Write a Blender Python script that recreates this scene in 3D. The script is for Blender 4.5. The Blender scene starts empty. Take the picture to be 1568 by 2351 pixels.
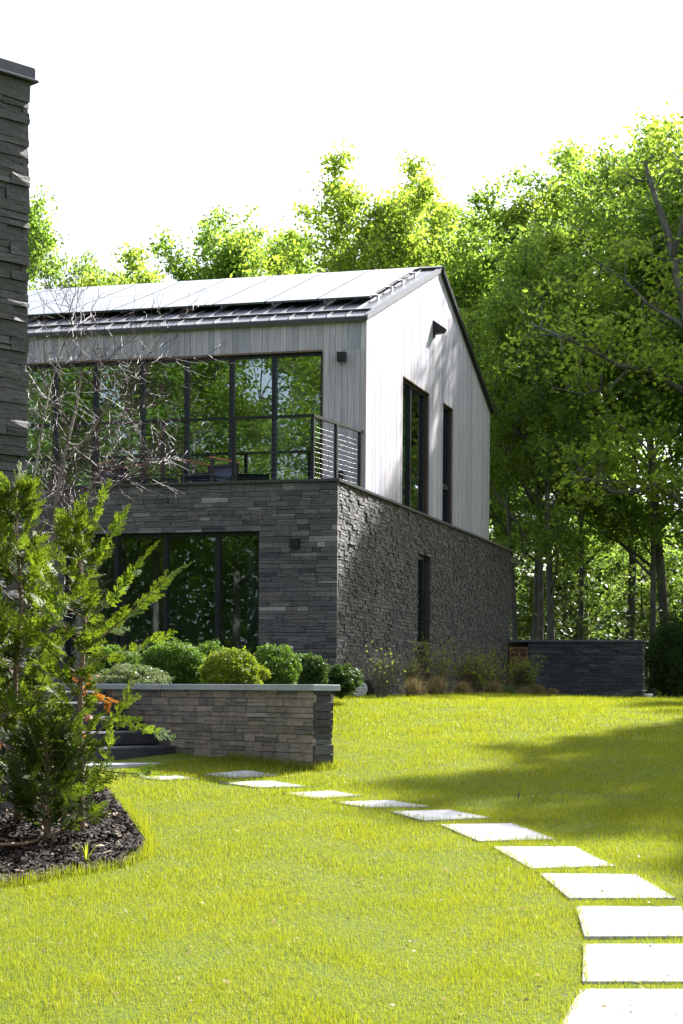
import bpy, math, random
import numpy as np
from mathutils import Vector, Matrix

random.seed(7)
R_ = np.random.default_rng(7)
scene = bpy.context.scene
C = scene.collection
PI = math.pi

# ------------------------------------------------------------------ survey of the place (metres, eye at origin, +Y ahead)
F_ = 4195.; CX = 784.; HY = 1590.; ROLL = .0072
A = math.radians(16.09)                       # house turned clockwise
HO = (-.088, 28.5)                            # stone corner of the house
CA, SA = math.cos(A), math.sin(A)

def ray(x, y):
    u = (x - CX) / F_; v = -(y - HY) / F_
    return (u - ROLL * v, 1.0, v + ROLL * u)

def at_depth(x, y, d):
    r = ray(x, y); return (r[0] * d, d, r[2] * d)

def on_slope(x, y):                           # the sloping lawn
    r = ray(x, y); t = -2.36 / (r[2] - .0882); return (r[0] * t, t, r[2] * t)

def to_house(p):
    dx, dy = p[0] - HO[0], p[1] - HO[1]
    return (dx * CA - dy * SA, dx * SA + dy * CA, p[2])

def to_world(p):
    return (HO[0] + p[0] * CA + p[1] * SA, HO[1] - p[0] * SA + p[1] * CA, p[2])

def house_y(x, y, ly):
    r = ray(x, y); t = (ly + HO[0] * SA + HO[1] * CA) / (r[0] * SA + r[1] * CA)
    return to_house((t * r[0], t, t * r[2]))

def house_x(x, y, lx):
    r = ray(x, y); t = (lx + HO[0] * CA - HO[1] * SA) / (r[0] * CA - r[1] * SA)
    return to_house((t * r[0], t, t * r[2]))

def gz(x, y):
    x = np.asarray(x, float); y = np.asarray(y, float)
    pl = -2.36 + .0882 * y
    lo = -1.628
    k = .3
    pl = np.where(y > 8.3, pl, np.maximum(pl, lo))
    tgt = -.03 - .013 * np.clip(x, 0, 9)
    h = np.maximum(k - np.abs(pl - tgt), 0) / k
    z = np.minimum(pl, tgt) - h * h * k * .25
    return z + .012 * np.sin(x * .9 + y * .4) * np.sin(y * .7 - x * .3)

def gz1(x, y): return float(gz(x, y))

# ------------------------------------------------------------------ helpers
def link(o, parent=None):
    C.objects.link(o)
    if parent is not None: o.parent = parent
    return o

def tag(o, label=None, cat=None, group=None, kind=None):
    if label: o['label'] = label
    if cat: o['category'] = cat
    if group: o['group'] = group
    if kind: o['kind'] = kind
    return o

def empty(name, loc, rz=0, label=None, cat=None, group=None):
    o = bpy.data.objects.new(name, None); o.empty_display_size = .2
    link(o); o.location = loc; o.rotation_euler = (0, 0, rz)
    return tag(o, label, cat, group)

def copy_tree(o, parent=None):
    c = o.copy(); link(c); c.parent = parent
    for ch in list(o.children): copy_tree(ch, c)
    return c

class MB:
    def __init__(s): s.v = []; s.f = []
    def box(s, x0, x1, y0, y1, z0, z1):
        b = len(s.v)
        s.v += [(x0,y0,z0),(x1,y0,z0),(x1,y1,z0),(x0,y1,z0),(x0,y0,z1),(x1,y0,z1),(x1,y1,z1),(x0,y1,z1)]
        s.f += [tuple(b+i for i in q) for q in ((0,3,2,1),(4,5,6,7),(0,1,5,4),(1,2,6,5),(2,3,7,6),(3,0,4,7))]
        return s
    def hexa(s, pts):                         # 4 bottom (ccw) + 4 top
        b = len(s.v); s.v += [tuple(p) for p in pts]
        s.f += [tuple(b+i for i in q) for q in ((0,3,2,1),(4,5,6,7),(0,1,5,4),(1,2,6,5),(2,3,7,6),(3,0,4,7))]
        return s
    def prism(s, poly, d):                    # poly of 3D points extruded along d
        b = len(s.v); n = len(poly)
        s.v += [tuple(p) for p in poly] + [tuple(p[i]+d[i] for i in range(3)) for p in poly]
        s.f += [tuple(range(b, b+n)), tuple(range(b+2*n-1, b+n-1, -1))]
        for i in range(n):
            j = (i+1) % n
            s.f.append((b+i, b+n+i, b+n+j, b+j))
        return s
    def tube(s, pts, rad, n=6, cap=True):
        b = len(s.v); m = len(pts)
        P = [Vector(p) for p in pts]
        for i in range(m):
            t = (P[min(i+1,m-1)] - P[max(i-1,0)])
            if t.length < 1e-9: t = Vector((0,0,1))
            t.normalize()
            ref = Vector((0,0,1)) if abs(t.z) < .9 else Vector((1,0,0))
            a = t.cross(ref).normalized(); c = t.cross(a)
            r = rad[i] if hasattr(rad, '__len__') else rad
            for k in range(n):
                an = 2*PI*k/n
                s.v.append(tuple(P[i] + a*(r*math.cos(an)) + c*(r*math.sin(an))))
        for i in range(m-1):
            for k in range(n):
                k2 = (k+1) % n
                s.f.append((b+i*n+k, b+i*n+k2, b+(i+1)*n+k2, b+(i+1)*n+k))
        if cap:
            s.f.append(tuple(b+k for k in range(n-1,-1,-1)))
            s.f.append(tuple(b+(m-1)*n+k for k in range(n)))
        return s
    def mesh(s, name, mat, smooth=False):
        me = bpy.data.meshes.new(name); me.from_pydata(s.v, [], s.f); me.update()
        if mat: me.materials.append(mat)
        if smooth: me.polygons.foreach_set('use_smooth', [True]*len(me.polygons))
        return me
    def build(s, name, mat, parent=None, smooth=False, bevel=0):
        o = bpy.data.objects.new(name, s.mesh(name, mat, smooth))
        link(o, parent)
        if bevel:
            m = o.modifiers.new('bevel', 'BEVEL'); m.width = bevel; m.segments = 2; m.limit_method = 'ANGLE'
        return o

def npmesh(name, V, k, mat, smooth=False):
    """V (N*k,3): N separate k-gons"""
    V = np.ascontiguousarray(V, np.float32); n = len(V)//k
    me = bpy.data.meshes.new(name)
    me.vertices.add(n*k); me.vertices.foreach_set('co', V.ravel())
    me.loops.add(n*k); me.loops.foreach_set('vertex_index', np.arange(n*k, dtype=np.int32))
    me.polygons.add(n); me.polygons.foreach_set('loop_start', np.arange(0, n*k, k, dtype=np.int32))
    me.polygons.foreach_set('loop_total', np.full(n, k, np.int32))
    me.update(calc_edges=True)
    if mat: me.materials.append(mat)
    return me

def mobj(name, me, parent=None):
    o = bpy.data.objects.new(name, me); return link(o, parent)

# ------------------------------------------------------------------ materials
class NT:
    def __init__(s, name):
        s.m = bpy.data.materials.new(name); s.m.use_nodes = True
        s.t = s.m.node_tree; s.t.nodes.clear()
        s.out = s.n('ShaderNodeOutputMaterial')
    def n(s, ty, **kw):
        nd = s.t.nodes.new(ty)
        for k, v in kw.items():
            if k.startswith('i_'): nd.inputs[k[2:].replace('_',' ')].default_value = v
            else: setattr(nd, k, v)
        return nd
    def l(s, a, b): s.t.links.new(a, b)
    def ramp(s, fac, stops):
        r = s.n('ShaderNodeValToRGB'); e = r.color_ramp.elements
        while len(e) < len(stops): e.new(.5)
        for i, (p, c) in enumerate(stops): e[i].position = p; e[i].color = (*c, 1)
        s.l(fac, r.inputs['Fac']); return r.outputs['Color']
    def noise(s, scale, detail=4, vec=None, rough=.55, stretch=None):
        tc = s.n('ShaderNodeTexCoord'); v = tc.outputs['Object'] if vec is None else vec
        if stretch:
            mp = s.n('ShaderNodeMapping'); mp.inputs['Scale'].default_value = stretch
            s.l(v, mp.inputs['Vector']); v = mp.outputs['Vector']
        nz = s.n('ShaderNodeTexNoise'); nz.inputs['Scale'].default_value = scale
        nz.inputs['Detail'].default_value = detail; nz.inputs['Roughness'].default_value = rough
        s.l(v, nz.inputs['Vector']); return nz.outputs['Fac']
    def island(s): return s.n('ShaderNodeNewGeometry').outputs['Random Per Island']
    def mix(s, f, a, b, mode='MIX'):
        m = s.n('ShaderNodeMix', data_type='RGBA', blend_type=mode)
        if isinstance(f, (int, float)): m.inputs[0].default_value = f
        else: s.l(f, m.inputs[0])
        for sock, val in ((m.inputs[6], a), (m.inputs[7], b)):
            if isinstance(val, tuple): sock.default_value = (*val, 1)
            else: s.l(val, sock)
        return m.outputs[2]
    def math(s, op, a, b=None):
        m = s.n('ShaderNodeMath', operation=op)
        for i, v in enumerate((a, b)):
            if v is None: continue
            if isinstance(v, (int, float)): m.inputs[i].default_value = v
            else: s.l(v, m.inputs[i])
        return m.outputs[0]
    def bump(s, h, strength=.3, dist=.01):
        b = s.n('ShaderNodeBump'); b.inputs['Strength'].default_value = strength; b.inputs['Distance'].default_value = dist
        s.l(h, b.inputs['Height']); return b.outputs['Normal']
    def bsdf(s, col, rough=.6, metal=0, spec=.5, normal=None, out=True):
        p = s.n('ShaderNodeBsdfPrincipled')
        if isinstance(col, tuple): p.inputs['Base Color'].default_value = (*col, 1)
        else: s.l(col, p.inputs['Base Color'])
        if isinstance(rough, (int, float)): p.inputs['Roughness'].default_value = rough
        else: s.l(rough, p.inputs['Roughness'])
        p.inputs['Metallic'].default_value = metal
        p.inputs['Specular IOR Level'].default_value = spec
        if normal is not None: s.l(normal, p.inputs['Normal'])
        if out: s.l(p.outputs[0], s.out.inputs['Surface'])
        return p

def plain(name, col, rough=.5, metal=0, spec=.5, var=.25, scale=6, bump=0):
    t = NT(name)
    nz = t.noise(scale, 5)
    lo = tuple(c*(1-var) for c in col); hi = tuple(min(1, c*(1+var)) for c in col)
    c = t.ramp(nz, [(.3, lo), (.7, hi)])
    nb = t.bump(t.noise(scale*12, 4), bump, .004) if bump else None
    t.bsdf(c, rough, metal, spec, nb)
    return t.m

def stone_mat(name, stops, rough=.7, stain=None):
    t = NT(name)
    base = t.ramp(t.island(), stops)
    n1 = t.noise(9, 6, rough=.65)
    c = t.mix(.55, base, t.ramp(n1, [(.3, (.45,.45,.45)), (.7, (1.5,1.45,1.4))]), 'MULTIPLY')
    n2 = t.noise(60, 3)
    c = t.mix(t.ramp(n2, [(.68,(0,0,0)),(.78,(.35,.35,.35))]), c, (.32,.32,.33))
    if stain: c = t.mix(t.ramp(t.noise(1.3, 4), [(.5,(0,0,0)),(.75,(.5,.5,.5))]), c, stain)
    h = t.math('ADD', t.noise(26, 6, rough=.7), t.math('MULTIPLY', t.noise(8, 3, stretch=(1,1,4)), 1.2))
    t.bsdf(c, rough, 0, .4, t.bump(h, .75, .02))
    return t.m

def wood_mat(name, stops, grain=1.0):
    t = NT(name)
    base = t.ramp(t.island(), stops)
    isl = t.island()
    tc = t.n('ShaderNodeTexCoord')
    vm = t.n('ShaderNodeVectorMath', operation='ADD')
    cb = t.n('ShaderNodeCombineXYZ'); t.l(t.math('MULTIPLY', isl, 37.), cb.inputs[2]); t.l(t.math('MULTIPLY', isl, 91.), cb.inputs[0])
    t.l(tc.outputs['Object'], vm.inputs[0]); t.l(cb.outputs[0], vm.inputs[1])
    g = t.noise(1, 5, vec=vm.outputs[0], stretch=(70,70,2.2), rough=.6)
    c = t.mix(.75*grain, base, t.ramp(g, [(.3,(.62,.6,.58)),(.65,(1.2,1.2,1.2))]), 'MULTIPLY')
    w = t.noise(1, 3, vec=vm.outputs[0], stretch=(5,5,.7))
    c = t.mix(.5, c, t.ramp(w, [(.3,(.78,.76,.75)),(.7,(1.15,1.16,1.18))]), 'MULTIPLY')
    t.bsdf(c, .75, 0, .25, t.bump(g, .25, .004))
    return t.m

def leaf_mat(name, stops, trans, tf=.42, rough=.5, patch=None, spec=.25):
    t = NT(name)
    col = t.ramp(t.island(), stops)
    if patch: col = t.mix(t.ramp(t.noise(patch[0], 3), [(.4,(0,0,0)),(.65,(.8,.8,.8))]), col, patch[1])
    p = t.bsdf(col, rough, 0, spec, out=False)
    tr = t.n('ShaderNodeBsdfTranslucent')
    tcol = t.mix(t.island(), tuple(c*.75 for c in trans), tuple(min(1,c*1.25) for c in trans))
    t.l(tcol, tr.inputs['Color'])
    mx = t.n('ShaderNodeMixShader'); mx.inputs[0].default_value = tf
    t.l(p.outputs[0], mx.inputs[1]); t.l(tr.outputs[0], mx.inputs[2]); t.l(mx.outputs[0], t.out.inputs['Surface'])
    return t.m

M = {}
M['siding'] = wood_mat('weathered_cedar', [(0,(0.369,0.348,0.392)),(.15,(0.285,0.287,0.354)),(.3,(0.419,0.394,0.436)),(.45,(0.329,0.327,0.387)),(.6,(0.390,0.352,0.376)),(.75,(0.249,0.261,0.326)),(.88,(0.439,0.414,0.453)),(1,(0.349,0.333,0.381))])
M['trimwood'] = wood_mat('reveal_cedar', [(0,(.12,.085,.065)),(1,(.16,.115,.09))])
M['stone'] = stone_mat('slate_ledger_stone', [(0,(.030,.031,.038)),(.2,(.085,.085,.095)),(.35,(.055,.057,.068)),(.5,(.125,.118,.122)),(.62,(.07,.07,.082)),(.75,(.10,.092,.09)),(.88,(.05,.052,.063)),(.95,(.19,.185,.195)),(1,(.26,.255,.265))], .6, (.13,.115,.10))
M['sidestone'] = stone_mat('rough_ledger_stone', [(0,(0.040,0.039,0.042)),(.3,(0.072,0.069,0.072)),(.6,(0.056,0.057,0.062)),(.8,(0.092,0.087,0.086)),(1,(0.125,0.114,0.107))], .75, (.10,.085,.06))
M['wallstone'] = stone_mat('brown_ledger_stone', [(0,(.11,.097,.092)),(.2,(.215,.178,.155)),(.4,(.27,.225,.195)),(.55,(.15,.136,.13)),(.75,(.24,.20,.17)),(.9,(.12,.112,.113)),(1,(.35,.30,.265))], .75)
M['shaded_endstone'] = stone_mat('shaded_end_stone', [(0,(.02,.02,.021)),(.5,(.04,.04,.042)),(1,(.075,.074,.076))], .7)  # shade on the garden wall's end face, put into a darker stone colour
M['bluestone'] = stone_mat('dark_blue_stone', [(0,(.03,.034,.045)),(.4,(.045,.05,.065)),(.8,(.06,.064,.08)),(1,(.10,.105,.12))], .6)
M['towerstone'] = stone_mat('chimney_ledger_stone', [(0,(0.031,0.031,0.032)),(.4,(0.053,0.053,0.053)),(.8,(0.040,0.041,0.043)),(1,(0.074,0.074,0.073))], .65)
M['core'] = plain('mortar_core', (.045,.044,.044), .9)
M['black'] = plain('black_metal', (.009,.010,.012), .42, 0, .3, .2)
M['frame'] = plain('dark_window_metal', (.009,.011,.016), .4, 0, .25, .2)
M['cap'] = plain('bluestone_cap', (.27,.29,.31), .6, 0, .4, .15, 4, .15)
M['darkcap'] = plain('dark_bluestone_cap', (.10,.115,.13), .6, 0, .4, .2, 4, .15)
M['coping'] = plain('metal_coping', (.05,.052,.056), .35, .5, .5, .15)
M['roof'] = plain('standing_seam_metal', (.11,.115,.135), .55, .3, .5, .1)
M['panel'] = plain('solar_glass', (.012,.014,.022), .12, 0, .75, .1)
M['alu'] = plain('aluminium', (.55,.55,.56), .35, .9, .5, .05)
M['steel'] = plain('stainless_cable', (.42,.41,.40), .5, .6, .5, .05)
M['step'] = plain('black_step_stone', (.030,.031,.037), .55, 0, .4, .3, 5, .2)
M['paving'] = plain('grey_paving', (.34,.35,.38), .7, 0, .4, .15, 5, .1)
M['slab'] = plain('pale_paver', (.34,.34,.355), .8, 0, .25, .2, 4, .3)
M['inside'] = plain('interior_plaster', (.50,.51,.51), .8, 0, .3, .05, 1)
M['insidefloor'] = plain('interior_floor', (.12,.09,.07), .4, 0, .4, .2, 2)
M['deck'] = plain('deck_boards', (.2,.19,.18), .7)
M['curtain'] = plain('grey_curtain', (.30,.36,.36), .9, 0, .2, .1, 3)
M['sling'] = plain('blue_grey_sling', (.035,.045,.075), .8, 0, .3, .15, 30)
M['armwood'] = plain('teak_arm', (.36,.15,.065), .5, 0, .4, .3, 12)
M['gatewood'] = wood_mat('cedar_gate', [(0,(0.149,0.074,0.043)),(.5,(0.186,0.099,0.056)),(1,(0.223,0.124,0.074))])
M['white'] = plain('white_enamel', (.7,.7,.7), .5, 0, .4, .05)
M['hose'] = plain('brown_drip_hose', (.07,.035,.015), .45, 0, .5, .3, 8)
M['pebble'] = plain('beige_pebble', (.40,.32,.23), .7, 0, .3, .3, 14)
M['print'] = plain('framed_print', (.10,.12,.10), .6, 0, .3, .4, 5)
M['twigbark'] = plain('reddish_twig', (.055,.027,.028), .55, 0, .4, .4, 9)
M['palebark'] = plain('pale_birch_bark', (.22,.19,.175), .7, 0, .3, .35, 14, .2)
M['shrubbark'] = plain('grey_brown_twig', (.11,.095,.08), .7, 0, .3, .3, 9)
M['redbark'] = plain('red_brown_twig', (.16,.10,.085), .7, 0, .3, .3, 9)
M['cedarbark'] = plain('arborvitae_bark', (.17,.115,.08), .8, 0, .3, .4, 20, .3)

def bark_mat():
    t = NT('grey_oak_bark')
    n = t.noise(1, 6, stretch=(14,14,2.5), rough=.7)
    c = t.ramp(n, [(.25,(.04,.037,.032)),(.55,(.105,.10,.09)),(.8,(.18,.175,.16))])
    c = t.mix(t.ramp(t.noise(2.2, 4), [(.48,(0,0,0)),(.62,(.6,.6,.6))]), c, (.16,.18,.14))
    t.bsdf(c, .85, 0, .2, t.bump(n, .8, .03)); return t.m
M['bark'] = bark_mat()
M['oakleaf'] = leaf_mat('oak_leaf', [(0,(.045,.085,.018)),(.5,(.065,.115,.022)),(.85,(.085,.14,.025)),(1,(.11,.15,.03))], (.34,.53,.06), .52)
M['oakleaf2'] = leaf_mat('yellow_green_leaf', [(0,(.06,.10,.018)),(.5,(.085,.135,.02)),(1,(.13,.165,.03))], (.42,.57,.055), .54)
M['under'] = leaf_mat('undergrowth_leaf', [(0,(.03,.055,.014)),(.6,(.05,.085,.018)),(1,(.08,.11,.025))], (.09,.14,.025), .25)
M['boxleaf'] = leaf_mat('boxwood_leaf', [(0,(.035,.085,.012)),(.6,(.055,.12,.014)),(1,(.085,.155,.02))], (.16,.28,.02), .3, .6)
M['boxsunlit'] = leaf_mat('sunlit_boxwood_leaf', [(0,(.08,.14,.012)),(.6,(.13,.19,.014)),(1,(.19,.24,.02))], (.30,.38,.02), .35, .6)  # boxwood leaf with sunlight put into a brighter, yellower colour
M['juniper'] = leaf_mat('juniper_leaf', [(0,(.10,.14,.06)),(.6,(.15,.19,.085)),(1,(.19,.22,.10))], (.2,.26,.08), .3, .5)
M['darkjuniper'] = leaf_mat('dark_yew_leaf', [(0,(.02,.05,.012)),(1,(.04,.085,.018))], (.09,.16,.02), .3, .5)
M['arbor'] = leaf_mat('arborvitae_leaf', [(0,(.035,.08,.010)),(.4,(.065,.13,.012)),(.8,(.10,.17,.014)),(1,(.18,.22,.018))], (.24,.34,.02), .38, .6, (2.4,(.13,.17,.012)))
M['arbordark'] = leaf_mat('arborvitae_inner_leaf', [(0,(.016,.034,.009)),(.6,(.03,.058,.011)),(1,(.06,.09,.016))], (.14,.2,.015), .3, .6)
M['dead'] = leaf_mat('dead_arborvitae_leaf', [(0,(0.154,0.049,0.010)),(1,(0.266,0.098,0.021))], (.5,.2,.03), .4)
M['drygrass'] = leaf_mat('tawny_grass', [(0,(.10,.09,.04)),(.4,(.22,.16,.09)),(.8,(.30,.22,.13)),(1,(.10,.13,.04))], (.35,.28,.12), .35)
M['sedge'] = leaf_mat('green_sedge', [(0,(.05,.08,.03)),(1,(.11,.15,.06))], (.2,.26,.08), .35)
M['shrubleaf'] = leaf_mat('shrub_leaf', [(0,(.09,.13,.02)),(.6,(.14,.18,.03)),(1,(.2,.22,.05))], (.34,.42,.05), .45)
M['blade'] = leaf_mat('spring_blade', [(0,(.18,.22,.015)),(1,(.24,.27,.02))], (.5,.55,.04), .45)

def grass_mat():
    t = NT('lawn_grass_blade')
    isl = t.island()
    c = t.ramp(isl, [(0,(.035,.085,.008)),(.22,(.095,.155,.010)),(.55,(.215,.245,.010)),(.9,(.30,.30,.018)),(.96,(.36,.31,.08)),(1,(.42,.36,.15))])
    dry = t.ramp(t.noise(2.6, 6, rough=.7), [(.48,(0,0,0)),(.68,(.55,.55,.55))])
    c = t.mix(dry, c, (.27,.26,.02))
    c = t.mix(t.ramp(t.noise(.8, 4), [(.42,(0,0,0)),(.62,(.35,.35,.35))]), c, (.085,.165,.018))
    p = t.bsdf(c, .45, 0, .35, out=False)
    tr = t.n('ShaderNodeBsdfTranslucent'); t.l(t.mix(.5, c, (.50,.53,.010)), tr.inputs['Color'])
    mx = t.n('ShaderNodeMixShader'); mx.inputs[0].default_value = .42
    t.l(p.outputs[0], mx.inputs[1]); t.l(tr.outputs[0], mx.inputs[2]); t.l(mx.outputs[0], t.out.inputs['Surface'])
    return t.m
M['grass'] = grass_mat()

def ground_mat():
    t = NT('lawn_soil')
    tc = t.n('ShaderNodeTexCoord'); sp = t.n('ShaderNodeSeparateXYZ'); t.l(tc.outputs['Object'], sp.inputs[0])
    lawn = t.ramp(t.noise(30, 4), [(.3,(.05,.075,.010)),(.6,(.10,.13,.014)),(.85,(.17,.14,.05))])
    floor = t.ramp(t.noise(5, 6), [(.3,(.03,.025,.015)),(.6,(.075,.055,.032)),(.8,(.05,.07,.02))])
    edge = t.math('ADD', sp.outputs[1], t.math('MULTIPLY', t.noise(.6, 3), 3.0))
    f = t.ramp(t.math('MULTIPLY', t.math('SUBTRACT', edge, 45.), .5), [(.2,(0,0,0)),(.8,(1,1,1))])
    t.bsdf(t.mix(f, lawn, floor), .95, 0, .1, t.bump(t.noise(45, 4), .6, .03)); return t.m
M['ground'] = ground_mat()

def mulch_mat(name, a, b):
    t = NT(name)
    c = t.ramp(t.noise(40, 5, rough=.7), [(.3,a),(.7,b)])
    t.bsdf(c, .85, 0, .25, t.bump(t.noise(60, 4), 1, .03)); return t.m
M['mulch'] = mulch_mat('dark_mulch', (.012,.009,.007), (.05,.036,.027))
def chip_mat():
    t = NT('mulch_chip')
    c = t.ramp(t.island(), [(0,(.008,.006,.005)),(.6,(.02,.014,.011)),(.9,(.045,.03,.022)),(.97,(.12,.08,.055)),(1,(.25,.19,.14))])
    t.bsdf(c, .75, 0, .15); return t.m
M['chip'] = chip_mat()

def glass_mat(name, base, tint):
    t = NT(name)
    lw = t.n('ShaderNodeLayerWeight'); lw.inputs['Blend'].default_value = .5
    f5 = t.math('POWER', lw.outputs['Facing'], 4.0)
    fac = t.math('ADD', t.math('MULTIPLY', f5, .8), base)
    tr = t.n('ShaderNodeBsdfTransparent'); tr.inputs[0].default_value = (*tint, 1)
    gl = t.n('ShaderNodeBsdfGlossy'); gl.inputs['Roughness'].default_value = 0.0
    gl.inputs['Color'].default_value = (.88,.97,.98,1)
    t.l(t.bump(t.noise(.9, 2), .012, .05), gl.inputs['Normal'])
    mx = t.n('ShaderNodeMixShader'); t.l(fac, mx.inputs[0]); t.l(tr.outputs[0], mx.inputs[1]); t.l(gl.outputs[0], mx.inputs[2])
    t.l(mx.outputs[0], t.out.inputs['Surface']); return t.m
M['glass'] = glass_mat('window_glass', .23, (.62,.70,.68))
M['glass2'] = glass_mat('ground_floor_glass', .085, (.55,.62,.60))

# ------------------------------------------------------------------ ledger stone and boards
def cells(u0, u1, z0, z1, openings):
    us = sorted({u0, u1, *[o[0] for o in openings], *[o[1] for o in openings]})
    zs = sorted({z0, z1, *[o[2] for o in openings], *[o[3] for o in openings]})
    us = [u for u in us if u0-1e-6 <= u <= u1+1e-6]; zs = [z for z in zs if z0-1e-6 <= z <= z1+1e-6]
    for i in range(len(us)-1):
        for j in range(len(zs)-1):
            cu, cz = (us[i]+us[i+1])/2, (zs[j]+zs[j+1])/2
            if not any(o[0] < cu < o[1] and o[2] < cz < o[3] for o in openings):
                yield us[i], us[i+1], zs[j], zs[j+1]

def ledger(mb, emit, u0, u1, z0, z1, openings=(), hr=(.05,.1), wr=(.25,.7), dr=(.0,.03), rng=random, tilt=.004):
    """emit(u,n,z)->point; stones fill the face, n>0 is outwards"""
    marks = sorted({z0, z1, *[o[2] for o in openings if z0 < o[2] < z1], *[o[3] for o in openings if z0 < o[3] < z1]})
    for a, b in zip(marks[:-1], marks[1:]):
        z = a
        while z < b - .01:
            h = rng.uniform(*hr)
            if b - (z+h) < hr[0]*.7: h = b - z
            spans = [(u0, u1)]
            for o in openings:
                if o[2] < z + h/2 < o[3]:
                    ns = []
                    for s in spans:
                        if o[1] <= s[0] or o[0] >= s[1]: ns.append(s); continue
                        if o[0] > s[0]: ns.append((s[0], o[0]))
                        if o[1] < s[1]: ns.append((o[1], s[1]))
                    spans = ns
            for s0, s1 in spans:
                u = s0
                while u < s1 - .01:
                    w = rng.uniform(*wr)
                    if s1 - (u+w) < wr[0]*.6: w = s1 - u
                    parts = [(z, z+h)]
                    if h > hr[0]*1.6 and rng.random() < .3:
                        q = rng.uniform(.35,.65); parts = [(z, z+h*q), (z+h*q, z+h)]
                    for (za, zb) in parts:
                        d = rng.uniform(*dr); g = .0015
                        t = [d + rng.uniform(-tilt, tilt) for _ in range(4)]
                        c = min(.007, w*.1, (zb-za)*.12); e = lambda: rng.uniform(.15,1)*c
                        ua, ub, zc, zd = u+g, u+w-g, za+g*.6, zb-g*.6
                        # outer face slightly smaller (broken edge)
                        mb.hexa([emit(ua,-.04,zc), emit(ub,-.04,zc), emit(ub+rng.uniform(-c,0)*.5,t[0],zc+e()*.6), emit(ua+e()*.5,t[1],zc+e()*.6),
                                 emit(ua,-.04,zd), emit(ub,-.04,zd), emit(ub-e()*.5,t[2],zd-e()*.6), emit(ua+e()*.5,t[3],zd-e()*.6)])
                    u += w
            z += h

# ------------------------------------------------------------------ HOUSE
house = empty('modern_house', (HO[0], HO[1], 0), -A, 'two storey gabled house of weathered cedar over dark ledger stone with solar panels', 'house')
ZB = -.35; PT = 3.29
LX = -13.0; BY = 2.02; GX = -.10; FY = 12.35; DY = 14.42
EZ = 6.27; RY = 7.42; RZ = 8.25
def roof_z(y): return EZ + (RZ-EZ)*(y-BY)/(RY-BY) if y < RY else RZ + (EZ-RZ)*(y-RY)/(FY-RY)
lowwin = (-4.62, -1.28, .02, 2.54)
upwin = (-9.1, -.869, 3.22, 5.73)
W1 = (4.46, 6.60, 3.30, 5.715); W2 = (7.72, 8.66, 3.30, 5.735); LD = (5.34, 6.35, -.1, 2.577)

mb = MB(); ledger(mb, lambda u,n,z: (u,-n,z), LX, .012, ZB, PT, [lowwin], (.045,.10), (.13,.46), (.0,.013), random.Random(1), .002)
mb.build('stone_front', M['stone'], house)
mb = MB(); ledger(mb, lambda u,n,z: (n-.004,u,z), .004, DY, ZB, PT, [LD], (.036,.072), (.08,.26), (-.008,.015), random.Random(2), .008)
mb.build('stone_side', M['sidestone'], house)
mb = MB()
for a,b,c,d in cells(LX, -.05, ZB, PT-.01, [lowwin]): mb.box(a,b,.03,.24,c,d)
for a,b,c,d in cells(.25, DY-.01, ZB, PT-.01, [LD]): mb.box(-.24,-.03,a,b,c,d)
mb.box(LX,-.25,DY-.3,DY-.02,ZB,PT-.02)
mb.build('wall_core', M['core'], house)
mb = MB(); mb.box(LX,.045,-.045,.26,PT,PT+.05); mb.box(-.26,.045,.262,DY+.03,PT,PT+.048)
mb.build('parapet_coping', M['coping'], house, bevel=.006)
mb = MB(); mb.box(LX,-.27,.27,BY-.01,3.08,3.2); mb.build('balcony_deck', M['deck'], house)

# siding boards, front
rg = random.Random(3)
mb = MB(); x = GX
while x > LX:
    w = .108; a, b = x-w+.002, x-.002
    for u0,u1,z0,z1 in cells(a, b, 3.2, EZ-.03, [upwin]):
        d = rg.uniform(0,.004); mb.box(u0,u1,BY-.0+d,BY+.02+d,z0,z1)
    x -= w
mb.build('front_siding', M['siding'], house)
mb = MB()
for a,b,c,d in cells(LX, GX-.03, 3.1, EZ-.05, [upwin]): mb.box(a,b,BY+.026,BY+.16,c,d)
mb.build('front_sheathing', M['core'], house)
# gable boards
mb = MB(); y = BY+.001
while y < FY:
    y1 = min(y+.108, FY); a, b = y+.0018, y1-.0018
    ops = [o for o in (W1, W2) if o[0] < (a+b)/2 < o[1]]
    segs = [(PT+.052, None)] if not ops else [(ops[0][3], None)]
    for z0, _ in segs:
        d = rg.uniform(-.004,.0)
        ta, tb = roof_z(a)-.04, roof_z(b)-.04
        mb.hexa([(GX-.02,a,z0),(GX+d,a,z0),(GX+d,b,z0),(GX-.02,b,z0),(GX-.02,a,ta),(GX+d,a,ta),(GX+d,b,tb),(GX-.02,b,tb)])
    y = y1
mb.build('gable_siding', M['siding'], house)
mb = MB()
ys = sorted({BY+.17, RY, FY-.02, W1[0], W1[1], W2[0], W2[1]})
for a, b in zip(ys[:-1], ys[1:]):
    z0 = PT+.05
    for o in (W1, W2):
        if o[0] <= a < o[1]: z0 = o[3]
    ta, tb = roof_z(a)-.07, roof_z(b)-.07
    mb.hexa([(GX-.16,a,z0),(GX-.026,a,z0),(GX-.026,b,z0),(GX-.16,b,z0),(GX-.16,a,ta),(GX-.026,a,ta),(GX-.026,b,tb),(GX-.16,b,tb)])
mb.box(LX, GX-.17, FY-.2, FY-.02, PT-.1, EZ-.06)
mb.build('gable_sheathing', M['core'], house)

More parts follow.
